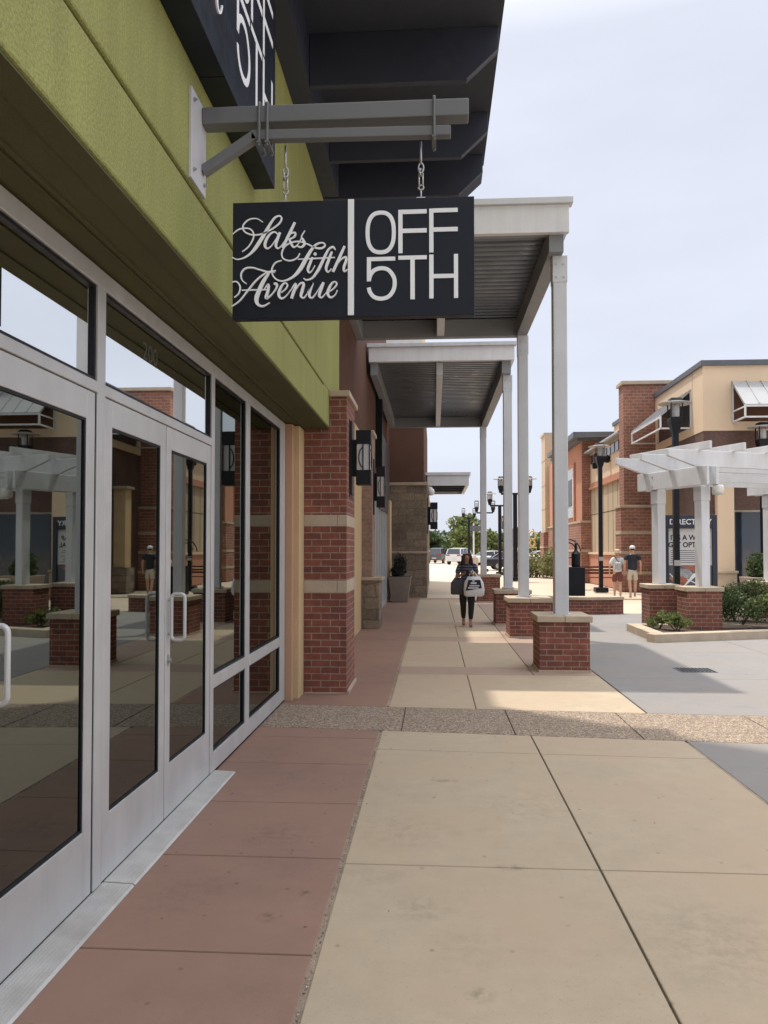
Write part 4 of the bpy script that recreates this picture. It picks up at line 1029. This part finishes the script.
# flank pilaster with lantern (seen in the door's reflection)
m = MB(); m.box(8.2, 8.66, 28.4, 28.95, .95, 3.9); o = m.build('pilaster', 'tanst', cb, bevel=.01)
m = MB(); m.box(8.1, 8.66, 28.3, 29.05, 0, .95); m.build('foot', 'stone', o)
m = MB(); m.box(8.12, 8.66, 28.3, 29.05, 3.9, 4.0); m.build('cap', 'stonecap', o)
m = MB(); m.box(8.655, 8.66, 25.9, 28.2, .3, 2.7); m.build('flank_window', 'glassf', cb)

fb = thing('far_building', 'terracotta and cream shop building with a dark flat roof beyond the brick tower', 'building', (9, 42, 0))
m = MB(); m.box(7.7, 16, 31.81, 38.99, 4.85, 6.3); m.build('upper_panel', 'cream', fb)
m = MB(); m.box(7.72, 16, 31.81, 38.99, 1.5, 4.55)
m.build('lower_panel', 'panel', fb)
m = MB()
for y in (32.4, 33.3, 34.2, 35.15, 36.1, 37.05, 38.0): m.box(7.712, 7.721, y, y+.03, 1.5, 4.55)
m.box(7.712, 7.722, 31.82, 38.98, 3.3, 3.33); m.build('panel_groove', 'soffit', fb)
m = MB(); m.box(7.6, 16, 31.81, 38.99, 4.551, 4.66); m.box(7.66, 16, 31.81, 38.99, 4.661, 4.849); m.build('cornice', 'terra', fb)
m = MB(); m.box(7.6, 16, 31.81, 38.99, 0, 1.40); m.build('plinth', 'terra', fb)
m = MB(); m.box(7.54, 16, 31.81, 38.99, 1.401, 1.499); m.box(7.585, 16, 31.81, 38.99, .72, .82); m.build('sill', 'cream', fb)
m = MB(); m.prism([(7.7, 6.62), (7.38, 6.40), (7.38, 6.32), (7.7, 6.301)], lambda u, v, w: (u, w, v), 31.82, 38.98); m.build('eave', 'awn', fb)
m = MB()
for k in range(9): y = 32.2+k*.75; m.box(7.66, 7.695, y, y+.5, 5.78, 6.2)
m.build('clerestory_window', 'glassf', fb)
for y in (34.6, 37.2): m = MB(); m.lathe([(.03, 0), (.12, .02), (.13, .28), (.05, .34)], (7.56, y, 5.42), 12); m.box(7.56, 7.70, y-.03, y+.03, 5.62, 5.68); m.build('wall_lamp', 'black', fb)
m = MB(); m.box(7.3, 16, 39.0, 50, 3.05, 6.95); m.build('terracotta_wall', 'terra', fb)
m = MB(); m.box(7.29, 8.2, 38.96, 39.0, 3.05, 6.9); m.box(7.22, 16, 38.9, 50, 0, 2.95); m.build('brick_corner', 'brickf', fb)
m = MB(); m.box(7.18, 16, 38.86, 50.05, 2.95, 3.05); m.box(7.2, 16, 38.88, 50.02, 1.5, 1.62); m.box(7.2, 16, 38.88, 50.02, .66, .78); m.build('stone_band', 'stonecap', fb)
m = MB(); m.box(6.75, 9.3, 38.2, 47, 7.07, 7.33); m.box(7.0, 16, 38.6, 47.5, 6.95, 7.07); m.build('roof', 'signgrey', fb)
m = MB(); m.box(7.22, 7.30, 40.9, 45.4, 3.3, 5.9); o = m.build('display_window', 'frost', fb)
m = MB(); m.box(7.19, 7.3, 40.7, 40.9, 3.1, 6.1); m.box(7.19, 7.3, 45.4, 45.6, 3.1, 6.1); m.box(7.19, 7.3, 40.9, 45.4, 5.9, 6.1); m.build('window_surround', 'terra', o)
m = MB(); m.box(7.2, 7.22, 41.4, 42.6, 3.9, 5.3); m.box(7.2, 7.22, 43.2, 44.9, 3.5, 4.1); m.build('display_graphic', 'signgrey', o)
m = MB(); m.box(7.05, 7.6, 50.01, 51.6, 2.7, 8.9); m.build('tan_pier', 'panel', fb)
m = MB(); m.box(6.95, 7.65, 50.06, 51.7, 0, 2.69); m.build('pier_foot', 'brickf', fb)
m = MB(); m.box(6.98, 7.66, 50.02, 51.68, 8.9, 9.05)
for z in (4.2, 5.7, 7.3): m.box(7.03, 7.62, 50.0, 51.62, z, z+.05)
m.box(6.92, 7.68, 50.03, 51.72, 1.7, 1.82); m.build('pier_band', 'stonecap', fb)

# bench near the couple
bn = thing('park_bench', 'dark slatted bench in front of the terracotta plinth by the lamp', 'bench', (6.5, 32.5, 0))
for dx in (0, 1.6):
    m = MB(); m.bar((6.0+dx, 32.2, 0), (6.0+dx, 32.2, .45), .06, .06); m.bar((6.05+dx, 32.7, 0), (5.98+dx, 32.85, .95), .06, .06); m.bar((6.0+dx, 32.15, .44), (6.0+dx, 32.8, .46), .05, .05); m.build('leg', 'brownred', bn)
m = MB()
for k in range(5): m.box(5.95, 7.7, 32.18+k*.12, 32.26+k*.12, .47, .50)
m.build('seat', 'brownred', bn)
m = MB()
for k in range(3): m.box(5.95, 7.7, 32.78+k*.02, 32.82+k*.02, .62+k*.12, .70+k*.12)
m.build('backrest', 'brownred', bn)

# big pot in front of the cream building
p2 = thing('planter_pot', 'large taupe tapered planter in front of the dark blue shop window', 'planter', (9.9, 24.3, 0))
m = MB(); rbox(m, (9.9, 24.3), .8, .8, 0, .8, 0, 1.25); m.build('pot', 'pot', p2, bevel=.02)
leaves('shrub', 'leafd', p2, [(9.9, 24.3, 1.0, .45, .45, .3), (9.8, 24.3, 1.25, .35, .35, .3)], 1400, .06, 21)

# ornamental shrubs by the far building
for i, (x, y, w, h, lab) in enumerate(((5.85, 46.5, 1.7, 1.5, 'straw coloured bush nearest the far brick pier'), (6.9, 45.2, 1.6, 1.9, 'taller pale bush behind the third canopy post'), (4.9, 48, 1.2, .9, 'low darker bush at the left of the pale bushes'))):
    t = thing('ornamental_bush', lab, 'bush', (x, y, 0), 'pale ornamental bushes by the far building')
    leaves('foliage', 'leafy' if i < 2 else 'leafd', t, [(x, y, h*.45, w*.5, w*.5, h*.5), (x-.3*w, y, h*.35, w*.35, w*.4, h*.35), (x+.3*w, y, h*.4, w*.35, w*.4, h*.42)], 2200, .09, 30+i, up=.8)

# ================================================================== TREES
def tree(x, y, h, w, mat, label, seed, n=3000, leaf=.28):
    t = thing('tree', label, 'tree', (x, y, 0), 'trees beyond the parking lot')
    r_ = random.Random(seed)
    m = MB(); m.tube([(x, y, 0), (x+.1, y, h*.25), (x, y+.1, h*.5), (x+.1, y, h*.8)], [.22, .17, .12, .04], 8)
    for k in range(7):
        a = r_.uniform(0, 6.3); z = h*r_.uniform(.25, .55); m.tube([(x, y, z), (x+math.cos(a)*w*.22, y+math.sin(a)*w*.22, z+h*.12), (x+math.cos(a)*w*.4, y+math.sin(a)*w*.4, z+h*.25)], [.09, .06, .02], 6)
    m.build('trunk', 'bark', t)
    bl = []
    for k in range(15):
        a = r_.uniform(0, 6.3); rr = r_.uniform(0, .42)*w; zz = h*r_.uniform(.28, .88); s_ = w*r_.uniform(.12, .24)
        if zz > h*.7: rr *= .5
        bl.append((x+math.cos(a)*rr, y+math.sin(a)*rr, zz, s_, s_, s_*.75))
    leaves('crown', mat, t, bl, n, leaf, seed+100, flat=.2)
TR = [(-4.5,108,3.9,6,'leafd','dark green tree at the left end of the tree line beside the stone block'),(-.9,105,3.7,5.0,'leafd','round low tree just right of the stone block'),(3.6,100,6.1,6.6,'leafg','tallest bright green tree above the woman'),(7.6,104,4.3,5.5,'leafg','mid green tree seen between the farthest posts'),(10.6,108,4.3,6,'leafd','darker tree between the second and third canopy posts'),(14.2,104,4.2,6,'leafg','green tree seen just left of the yellow totem'),(17.5,107,4.3,6,'leafd','tree at the right end of the tree line by the far pier'),(5.6,112,4.9,6,'leafg','pale green tree just right of the tallest tree')]
for i, a in enumerate(TR): tree(*a, 50+i, n=3200 if i != 2 else 4200)
# a belt of distant wood behind
bl = []; r_ = random.Random(9)
for k in range(90): bl.append((-60+k*1.6+r_.uniform(-1, 1), 150+r_.uniform(-6, 6), r_.uniform(1.4, 4.2), 3.4, 2.6, r_.uniform(1.4, 2.4)))
o = leaves('distant_wood', 'leafd', None, bl, 14000, .5, 77, loc=(0, 150, 0)); tag(o, 'low distant belt of woodland behind the parking lot', 'wood', kind='stuff')

# ================================================================== CARS
def car(x, y, ang, mat, label, kind='sedan', s=1.0):
    t = thing('parked_car', label, 'car', (x, y, 0), 'cars parked in the lot'); 
    L, Wd = (4.7, 1.82) if kind == 'sedan' else (4.75, 1.9)
    ca, sa = math.cos(ang), math.sin(ang)
    def w(u, v, z): return (x+u*ca-v*sa, y+u*sa+v*ca, z)
    if kind == 'sedan':
        low = [(-2.32, .42, .80), (-2.30, .35, .98), (-1.6, .28, 1.0), (-.9, .25, .98), (.9, .25, .94), (1.7, .28, .86), (2.2, .32, .74), (2.34, .40, .60)]
        cab = [(-1.75, .99), (-1.15, 1.40), (-.2, 1.46), (.45, 1.40), (1.15, .93)]
    else:
        low = [(-2.32, .45, 1.0), (-2.30, .38, 1.10), (-1.6, .32, 1.12), (-.9, .3, 1.1), (.9, .3, 1.06), (1.7, .32, 1.0), (2.2, .35, .9), (2.36, .45, .7)]
        cab = [(-2.28, 1.10), (-2.05, 1.66), (-.4, 1.74), (.35, 1.66), (1.1, 1.06)]
    m = MB(); rings = []
    for i, (u, z0, z1) in enumerate(low):
        k = .86 if i in (0, len(low)-1) else (.95 if i in (1, len(low)-2) else 1)
        hw = Wd/2*k
        rings.append([m.bm.verts.new(w(u, v, z)) for v, z in ((-hw*.9, z0), (-hw, z0+.15), (-hw, z1-.14), (-hw*.86, z1), (hw*.86, z1), (hw, z1-.14), (hw, z0+.15), (hw*.9, z0))])
    for a, b_ in zip(rings, rings[1:]):
        for k in range(8): m.bm.faces.new((a[k], a[(k+1) % 8], b_[(k+1) % 8], b_[k]))
    m.bm.faces.new(rings[0][::-1]); m.bm.faces.new(rings[-1])
    body = m.build('body', mat, t, smooth=False)
    # cabin glass, then roof and pillars slightly proud of it
    m = MB(); hw = Wd/2*.84
    P = [(u, z) for u, z in cab]
    A = [m.bm.verts.new(w(u, -(hw if i in (0, len(P)-1) else hw*.84), z)) for i, (u, z) in enumerate(P)]; Bq = [m.bm.verts.new(w(u, (hw if i in (0, len(P)-1) else hw*.84), z)) for i, (u, z) in enumerate(P)]
    m.bm.faces.new(A); m.bm.faces.new(Bq[::-1])
    for i in range(len(P)): j = (i+1) % len(P); m.bm.faces.new((A[i], Bq[i], Bq[j], A[j]))
    m.build('windows', 'carglass', t)
    m = MB()
    for i in range(1, len(P)-2):
        (u0, z0), (u1, z1) = P[i], P[i+1]
        m.hexa([w(u0, -hw*.86, z0-.02), w(u1, -hw*.86, z1-.02), w(u1, hw*.86, z1-.02), w(u0, hw*.86, z0-.02)], [w(u0, -hw*.82, z0+.035), w(u1, -hw*.82, z1+.035), w(u1, hw*.82, z1+.035), w(u0, hw*.82, z0+.035)])
    for (i, j) in ((0, 1), (len(P)-1, len(P)-2)):
        for s_ in (-1, 1):
            m.bar(w(P[i][0], s_*hw*.99, P[i][1]), w(P[j][0], s_*hw*.85, P[j][1]+.01), .09, .06)
    for s_ in (-1, 1):
        for uu in (-.35,) if kind == 'sedan' else (-.3, -1.3):
            m.bar(w(uu, s_*hw*.99, P[0][1]-.03), w(uu, s_*hw*.86, 1.42 if kind == 'sedan' else 1.68), .07, .05)
    m.build('roof', mat, t)
    for u in (-1.4, 1.42):
        for s_ in (-1, 1):
            m = MB(); m.tube([w(u, s_*(Wd/2-.19), .33), w(u, s_*(Wd/2+.012), .33)], .33, 18); o = m.build('wheel', 'tyre', t)
            m = MB(); m.tube([w(u, s_*(Wd/2+.013), .33), w(u, s_*(Wd/2+.022), .33)], .20, 14); m.build('rim', 'rim', o)
    for s_ in (-1, 1):
        zt = .86 if kind == 'sedan' else 1.0
        m = MB(); c0 = Vector(w(-2.335, s_*Wd/2*.62, zt)); m.bar(w(-2.335, s_*Wd/2*.45, zt), w(-2.31, s_*Wd/2*.84, zt), .05, .13); m.build('tail_light', 'tail', t)
        m = MB(); m.bar(w(2.29, s_*Wd/2*.48, .62 if kind == 'sedan' else .76), w(2.25, s_*Wd/2*.84, .64 if kind == 'sedan' else .78), .08, .11); m.build('headlight', 'head', t)
    m = MB(); m.bar(w(-2.345, -.26, .60), w(-2.345, .26, .60), .02, .12); m.build('number_plate', 'poster', t)
    return t
car(2.95, 84, R(66), 'carwhite', 'white van-like car seen from behind, just left of the woman', 'suv')
car(-1.9, 88, R(80), 'carsilver', 'silver sedan half hidden by the stone block', 'sedan')
car(.6, 92, R(75), 'cargrey', 'grey car between the silver sedan and the white van', 'suv')
car(6.3, 62, R(4), 'cardark', 'dark blue sedan seen side on behind the canopy posts', 'sedan')
car(6.0, 78, R(20), 'carwhite', 'white sedan behind the dark blue sedan', 'sedan')
car(12.0, 85, R(12), 'carwhite', 'white car left of the far brick pier', 'sedan')
car(9.3, 90, R(70), 'carsilver', 'silver car farther back between the posts', 'suv')
car(15.3, 92, R(75), 'carblue', 'blue car partly hidden by the far brick pier', 'suv')

# ================================================================== PEOPLE
def skin(name, mat, parent, verts, edges, root, sub=2, off=None):
    """grow one continuous surface from joints; verts: {name: (pos, radius or (rx, ry))}"""
    names = list(verts); idx = {n: i for i, n in enumerate(names)}; off = off or Vector()
    me = bpy.data.meshes.new(name); me.from_pydata([tuple(Vector(verts[n][0])) for n in names], [(idx[a], idx[b_]) for a, b_ in edges], [])
    o = bpy.data.objects.new(name, me); COL.objects.link(o)
    sk = o.modifiers.new('s', 'SKIN'); sk.use_smooth_shade = True; sk.branch_smoothing = .4
    ss = o.modifiers.new('u', 'SUBSURF'); ss.levels = sub; ss.render_levels = sub
    for i, n in enumerate(names):
        d = me.skin_vertices[0].data[i]; r_ = verts[n][1]; d.radius = (r_, r_) if not isinstance(r_, tuple) else r_
        d.use_root = (n == root)
    bpy.context.view_layer.update()
    dg = bpy.context.evaluated_depsgraph_get(); m2 = bpy.data.meshes.new_from_object(o.evaluated_get(dg)); bpy.data.objects.remove(o)
    m2.materials.clear()
    return link(name, m2, mat, parent, smooth=True)
def hand(V, E, wrist, wp, d, side, pre, curl=.4, th=None):
    """palm, five unequal fingers with bends and a thumb from the side of the palm"""
    d = Vector(d).normalized(); sd = Vector(side).normalized(); n = d.cross(sd).normalized()
    wp = Vector(wp); V[pre+'p'] = (wp+d*.045, (.030, .016)); E.append((wrist, pre+'p'))
    for k, (o_, ln) in enumerate(((-.027, .070), (-.009, .080), (.009, .075), (.027, .058))):
        b0 = wp+d*.085+sd*o_; V[f'{pre}f{k}a'] = (b0, .0095); E.append((pre+'p', f'{pre}f{k}a'))
        b1 = b0+(d*(1-curl*.4)+n*curl*.5)*ln*.5; V[f'{pre}f{k}b'] = (b1, .0085); E.append((f'{pre}f{k}a', f'{pre}f{k}b'))
        b2 = b1+(d*(1-curl)+n*curl)*ln*.5; V[f'{pre}f{k}c'] = (b2, .007); E.append((f'{pre}f{k}b', f'{pre}f{k}c'))
    t0 = wp+d*.03-sd*.034; V[pre+'t0'] = (t0, .011); E.append((pre+'p', pre+'t0'))
    V[pre+'t1'] = (t0+(d*.7-sd*.5+n*.2)*.045, .009); E.append((pre+'t0', pre+'t1'))
def person(loc, face, H, label, joints, clothes, skinmat='skin', hair=None, hat=None, girl=False, female=False):
    """joints in metres for a 1.7 m body, x = right-left, y = forward; face = heading angle"""
    t = thing('person', label, 'person', loc); k = H/1.70
    return t, k

def make_person(loc, rot, H, label, pose, outfit, fem=False):
    t = bpy.data.objects.new('person', None); COL.objects.link(t); t.location = loc; t.rotation_euler.z = rot; t.scale = (1, 1, 1)
    tag(t, label, 'person'); ORG[t.name] = Vector()
    k = H/1.70
    sh_ = .165 if fem else .195; hp = .095
    J = dict(pel=((0, 0, .93), (.125, .10)), bel=((0, .01, 1.04), (.115, .09) if not fem else (.125, .10)), che=((0, 0, 1.24), (.135, .10)), nk0=((0, -.01, 1.40), (.075, .06)), nk=((0, .0, 1.47), .048),
             jaw=((0, .025, 1.535), (.055, .062)), crn=((0, .005, 1.615), (.072, .085)), top=((0, 0, 1.668), (.045, .055)), nos=((0, .105, 1.565), .011),
             shL=((-sh_, -.01, 1.385), .052), shR=((sh_, -.01, 1.385), .052))
    E = [('pel', 'bel'), ('bel', 'che'), ('che', 'nk0'), ('nk0', 'nk'), ('nk', 'jaw'), ('jaw', 'crn'), ('crn', 'top'), ('jaw', 'nos'), ('nk0', 'shL'), ('nk0', 'shR')]
    for s_, n in ((-1, 'L'), (1, 'R')):
        p = pose[n]
        J['hip'+n] = ((s_*hp, 0, .87), .088); J['kn'+n] = (p['kn'], .055); J['cf'+n] = (tuple(Vector(p['kn'])*.6+Vector(p['an'])*.4+Vector((0, -.015, 0))), .055); J['an'+n] = (p['an'], .036)
        J['hl'+n] = (tuple(Vector(p['an'])+Vector((0, -.035, -.055))), .03)
        J['to'+n] = (p['to'], (.038, .022)); E += [('pel', 'hip'+n), ('hip'+n, 'kn'+n), ('kn'+n, 'cf'+n), ('cf'+n, 'an'+n), ('an'+n, 'to'+n), ('an'+n, 'hl'+n)]
        J['el'+n] = (p['el'], .038); J['wr'+n] = (p['wr'], .025); E += [('sh'+n, 'el'+n), ('el'+n, 'wr'+n)]
        dd = Vector(p.get('hd', Vector(p['wr'])-Vector(p['el']))); sd = Vector(p.get('hs', (0, 1, 0)))
        sd = (sd-dd.normalized()*sd.dot(dd.normalized()))
        hand(J, E, 'wr'+n, p['wr'], dd, sd*(-s_), 'h'+n, p.get('curl', .5))
    sc = lambda D_: {a: (Vector(v[0])*k, tuple(q_*k for q_ in v[1]) if isinstance(v[1], tuple) else v[1]*k) for a, v in D_.items()}
    skin('body', outfit['skin'], t, sc(J), E, 'pel', 2)
    def lerp(a, b_, f_): return tuple(Vector(J[a][0])*(1-f_)+Vector(J[b_][0])*f_)
    # shirt
    slv = outfit.get('sleeve', .6); fit = outfit.get('fit', .022)
    V = dict(a=((0, 0, .86), (.150+fit, .118+fit)), b=((0, .005, 1.06), (.135+fit, .105+fit)), c=((0, 0, 1.26), (.148+fit, .108+fit)), d=((0, -.012, 1.395), (.10, .075)), e=((0, -.008, 1.435), (.060, .055)))
    Es = [('a', 'b'), ('b', 'c'), ('c', 'd'), ('d', 'e')]
    for n in 'LR':
        V['s'+n] = (J['sh'+n][0], .066+fit*.3); V['m'+n] = (lerp('sh'+n, 'el'+n, .5), .060+fit*.3); V['u'+n] = (lerp('sh'+n, 'el'+n, slv), .058+fit*.5); Es += [('d', 's'+n), ('s'+n, 'm'+n), ('m'+n, 'u'+n)]
    skin('shirt', outfit['shirt'], t, sc(V), Es, 'c', 2)
    # trousers or shorts
    V = dict(p=((0, 0, 1.0), (.142, .112)), q=((0, -.005, .87), (.158, .135))); Es = [('p', 'q')]
    leg = outfit.get('leg', 1.0)
    for n in 'LR':
        V['h'+n] = (lerp('hip'+n, 'kn'+n, .10), .108); V['t'+n] = (lerp('hip'+n, 'kn'+n, .55), .105 if fem else .092); Es += [('q', 'h'+n), ('h'+n, 't'+n)]
        if leg < 1.2: V['k'+n] = (lerp('hip'+n, 'kn'+n, .88), .085); Es += [('t'+n, 'k'+n)]
        else:
            V['k'+n] = (J['kn'+n][0], .074); V['c'+n] = (J['cf'+n][0], .070); V['z'+n] = (lerp('kn'+n, 'an'+n, .86), .045); Es += [('t'+n, 'k'+n), ('k'+n, 'c'+n), ('c'+n, 'z'+n)]
    skin('trousers' if leg > 1.2 else 'shorts', outfit['legs'], t, sc(V), Es, 'q', 2)
    for n in 'LR':
        a = Vector(J['an'+n][0])+Vector((0, -.03, -.045)); b_ = Vector(J['to'+n][0])
        skin('shoe', outfit['shoe'], t, sc({'a': (a, .042), 'm': ((a+b_)/2+Vector((0, 0, .006)), (.044, .038)), 'b': (b_+Vector((0, .015, 0)), (.042, .026))}), [('a', 'm'), ('m', 'b')], 'a', 1)
    h = outfit['head']
    if h == 'long':
        V = dict(t=((0, -.02, 1.67), (.075, .085)), a=((0, -.055, 1.60), (.115, .085)), b=((0, -.065, 1.50), (.125, .07)), c=((0, -.06, 1.40), (.10, .05)),
                 l=((-.078, .03, 1.61), .042), l2=((-.088, .045, 1.50), .050), l3=((-.10, .05, 1.38), .046), r=((.078, .03, 1.61), .042), r2=((.086, .045, 1.50), .050), r3=((.10, .05, 1.38), .042), f=((0, .088, 1.635), (.085, .034)))
        skin('hair', outfit['hair'], t, sc(V), [('t', 'a'), ('a', 'b'), ('b', 'c'), ('t', 'l'), ('l', 'l2'), ('l2', 'l3'), ('t', 'r'), ('r', 'r2'), ('r2', 'r3'), ('t', 'f')], 't', 2)
    else:
        V = dict(t=((0, -.01, 1.63), (.078, .092)), a=((0, -.045, 1.56), (.072, .055)))
        skin('hair', outfit['hair'], t, sc(V), [('t', 'a')], 't', 2)
        m = MB(); m.lathe([(.088*k, 0), (.097*k, .02*k), (.092*k, .065*k), (.065*k, .10*k), (.01, .115*k)], (0, -.004, 1.622*k), 20)
        if h == 'cap':
            m.hexa([(-.07*k, .06*k, 1.624*k), (.07*k, .06*k, 1.624*k), (.05*k, .175*k, 1.612*k), (-.05*k, .175*k, 1.612*k)], [(-.07*k, .06*k, 1.634*k), (.07*k, .06*k, 1.634*k), (.05*k, .175*k, 1.62*k), (-.05*k, .175*k, 1.62*k)])
        else:
            m.lathe([(.09*k, 0), (.15*k, -.012*k), (.152*k, -.006*k), (.09*k, .012*k)], (0, -.004, 1.622*k), 24)
        m.build('hat' if h != 'cap' else 'cap', outfit['hat'], t, smooth=True)
    m = MB()
    for s_ in (-1, 1): m.lathe([(.002, -.008*k), (.009*k, -.004*k), (.009*k, .004*k), (.002, .008*k)], (s_*.03*k, .083*k, 1.592*k), 8)
    m.build('eyes', 'black', t)
    m = MB(); m.box(-.022*k, .022*k, .082*k, .090*k, 1.532*k, 1.540*k); m.build('lips', 'shoe', t)
    for s_ in (-1, 1):
        if h != 'long':
            m = MB(); m.lathe([(.004, -.03*k), (.016*k, -.012*k), (.018*k, .012*k), (.006, .028*k)], (s_*.078*k, -.005, 1.575*k), 8); m.build('ear', outfit['skin'], t, smooth=True)
    return t
# woman walking towards the camera, looking down at her phone
wx, wy = .70, 16.75
make_person((wx, wy, 0), PI, 1.60, 'dark haired person in a striped top and black trousers walking while looking at a phone',
    dict(L=dict(kn=(-.09, .11, .50), an=(-.075, .10, .09), to=(-.08, .24, .030), el=(-.235, .03, 1.12), wr=(-.10, .24, 1.20), hs=(0, 1, .3), curl=.8),
         R=dict(kn=(.085, .03, .49), an=(.075, -.13, .11), to=(.075, .01, .040), el=(.235, .02, 1.12), wr=(.09, .24, 1.19), hs=(0, 1, .3), curl=.8)),
    dict(skin='skin', shirt='stripe', legs='blackcloth', shoe='shoe', head='long', hair='hair', leg=2, sleeve=.75, fit=.02), fem=True)
m = MB(); m.box(wx-.035, wx+.035, wy-.335, wy-.322, 1.08, 1.22); tag(m.build('mobile_phone', 'black', None, bevel=.003), 'dark mobile phone held up by the walking person in stripes', 'phone')
# shopping bag
bg_ = thing('shopping_bag', 'large white carrier bag with a dark printed band hanging from the walking person\'s arm', 'bag', (wx+.13, wy-.15, .75))
def sack(cx_, cy_, z0, w, d, h, mb, top=.75, n=14):
    rings = []
    for zz, kk in ((0, .80), (.06, .96), (.35, 1.0), (.7, .92), (1.0, top)):
        rg = []
        for i in range(24):
            t_ = 2*PI*i/24; c, s_ = math.cos(t_), math.sin(t_)
            rx = w/2*kk*math.copysign(abs(c)**.6, c)*(1+.03*math.sin(5*t_+zz*7)); ry = d/2*kk*math.copysign(abs(s_)**.6, s_)
            rg.append(mb.bm.verts.new((cx_+rx, cy_+ry, z0+zz*h)))
        rings.append(rg)
    for a, b_ in zip(rings, rings[1:]):
        for i in range(24): mb.bm.faces.new((a[i], a[(i+1) % 24], b_[(i+1) % 24], b_[i]))
    mb.bm.faces.new(rings[0][::-1]); mb.bm.faces.new(rings[-1]); return mb
sack(wx+.14, wy-.17, .65, .44, .17, .42, MB(), .58).build('sack', 'whitecloth', bg_, smooth=True)
m = MB(); m.tube([(wx+.0, wy-.17, .99), (wx+.05, wy-.18, 1.12), (wx+.11, wy-.16, 1.20), (wx+.18, wy-.17, 1.12), (wx+.26, wy-.17, .99)], .012, 8); m.build('handle', 'whitecloth', bg_)
m = MB()
P = [(-.17, -.03), (.17, .03), (.14, .2), (-.11, .2)]
m.prism(P, lambda u, v, w: (wx+.13+u, wy-.2525-w, .80+v), 0, .004); pb = m.build('printed_band', 'navycloth', bg_)
m = MB()
for (u0, u1, v0, v1) in ((-.12, .10, .02, .045), (-.09, .12, .065, .09), (-.06, .06, .115, .15), (-.03, .02, .165, .19)): m.box(wx+.13+u0, wx+.13+u1, wy-.2595, wy-.2568, .80+v0, .80+v1)
m.build('print', 'whitecloth', pb)
hb = thing('handbag', 'dark grey shoulder bag at the walking person\'s hip on the side of the stone block', 'bag', (wx-.2, wy, .7))
sack(wx-.20, wy-.05, .68, .30, .12, .36, MB(), .45).build('pouch', 'baggrey', hb, smooth=True)
m = MB(); m.tube([(wx-.14, wy-.05, .98), (wx-.17, wy-.03, 1.15), (wx-.15, wy-.0, 1.33), (wx-.19, wy+.03, 1.15), (wx-.28, wy-.05, .98)], .011, 6); m.build('strap', 'baggrey', hb)
# the couple walking away
def walk(a): 
    return dict(L=dict(kn=(-.095, .06+.05*a, .50), an=(-.09, .16*a-.02, .09), to=(-.095, .16*a+.12, .03), el=(-.26, -.03, 1.13), wr=(-.27, .03, .88), hs=(0, 1, 0), curl=.4),
                R=dict(kn=(.095, .04-.02*a, .50), an=(.09, -.14*a-.02, .10), to=(.095, -.14*a+.11, .035), el=(.26, -.02, 1.13), wr=(.27, .06, .89), hs=(0, 1, 0), curl=.4))
make_person((6.22, 27.0, 0), R(-8), 1.62, 'person in a white top, brown shorts and straw hat walking away', walk(.8), dict(skin='skinl', shirt='whitecloth', legs='brownred', shoe='whitecloth', head='hat', hat='straw', hair='straw', leg=1, sleeve=.85, fit=.03), fem=True)
make_person((6.70, 26.9, 0), R(-5), 1.74, 'person in a navy T-shirt, khaki shorts and white cap walking away', walk(-1), dict(skin='skinl', shirt='navycloth', legs='khaki', shoe='carwhite', head='cap', hat='whitecloth', hair='hair', leg=1, sleeve=.55, fit=.03))
sgb = thing('sling_bag', 'small pale grey sling bag on the back of the person in white', 'bag', (6.2, 26.85, 1))
sack(6.20, 26.80, .95, .22, .09, .26, MB(), .8).build('pouch', 'carsilver', sgb, smooth=True)
m = MB(); m.tube([(6.28, 26.80, 1.10), (6.2, 26.82, 1.25), (6.10, 26.86, 1.38)], .012, 6); m.build('strap', 'black', sgb)
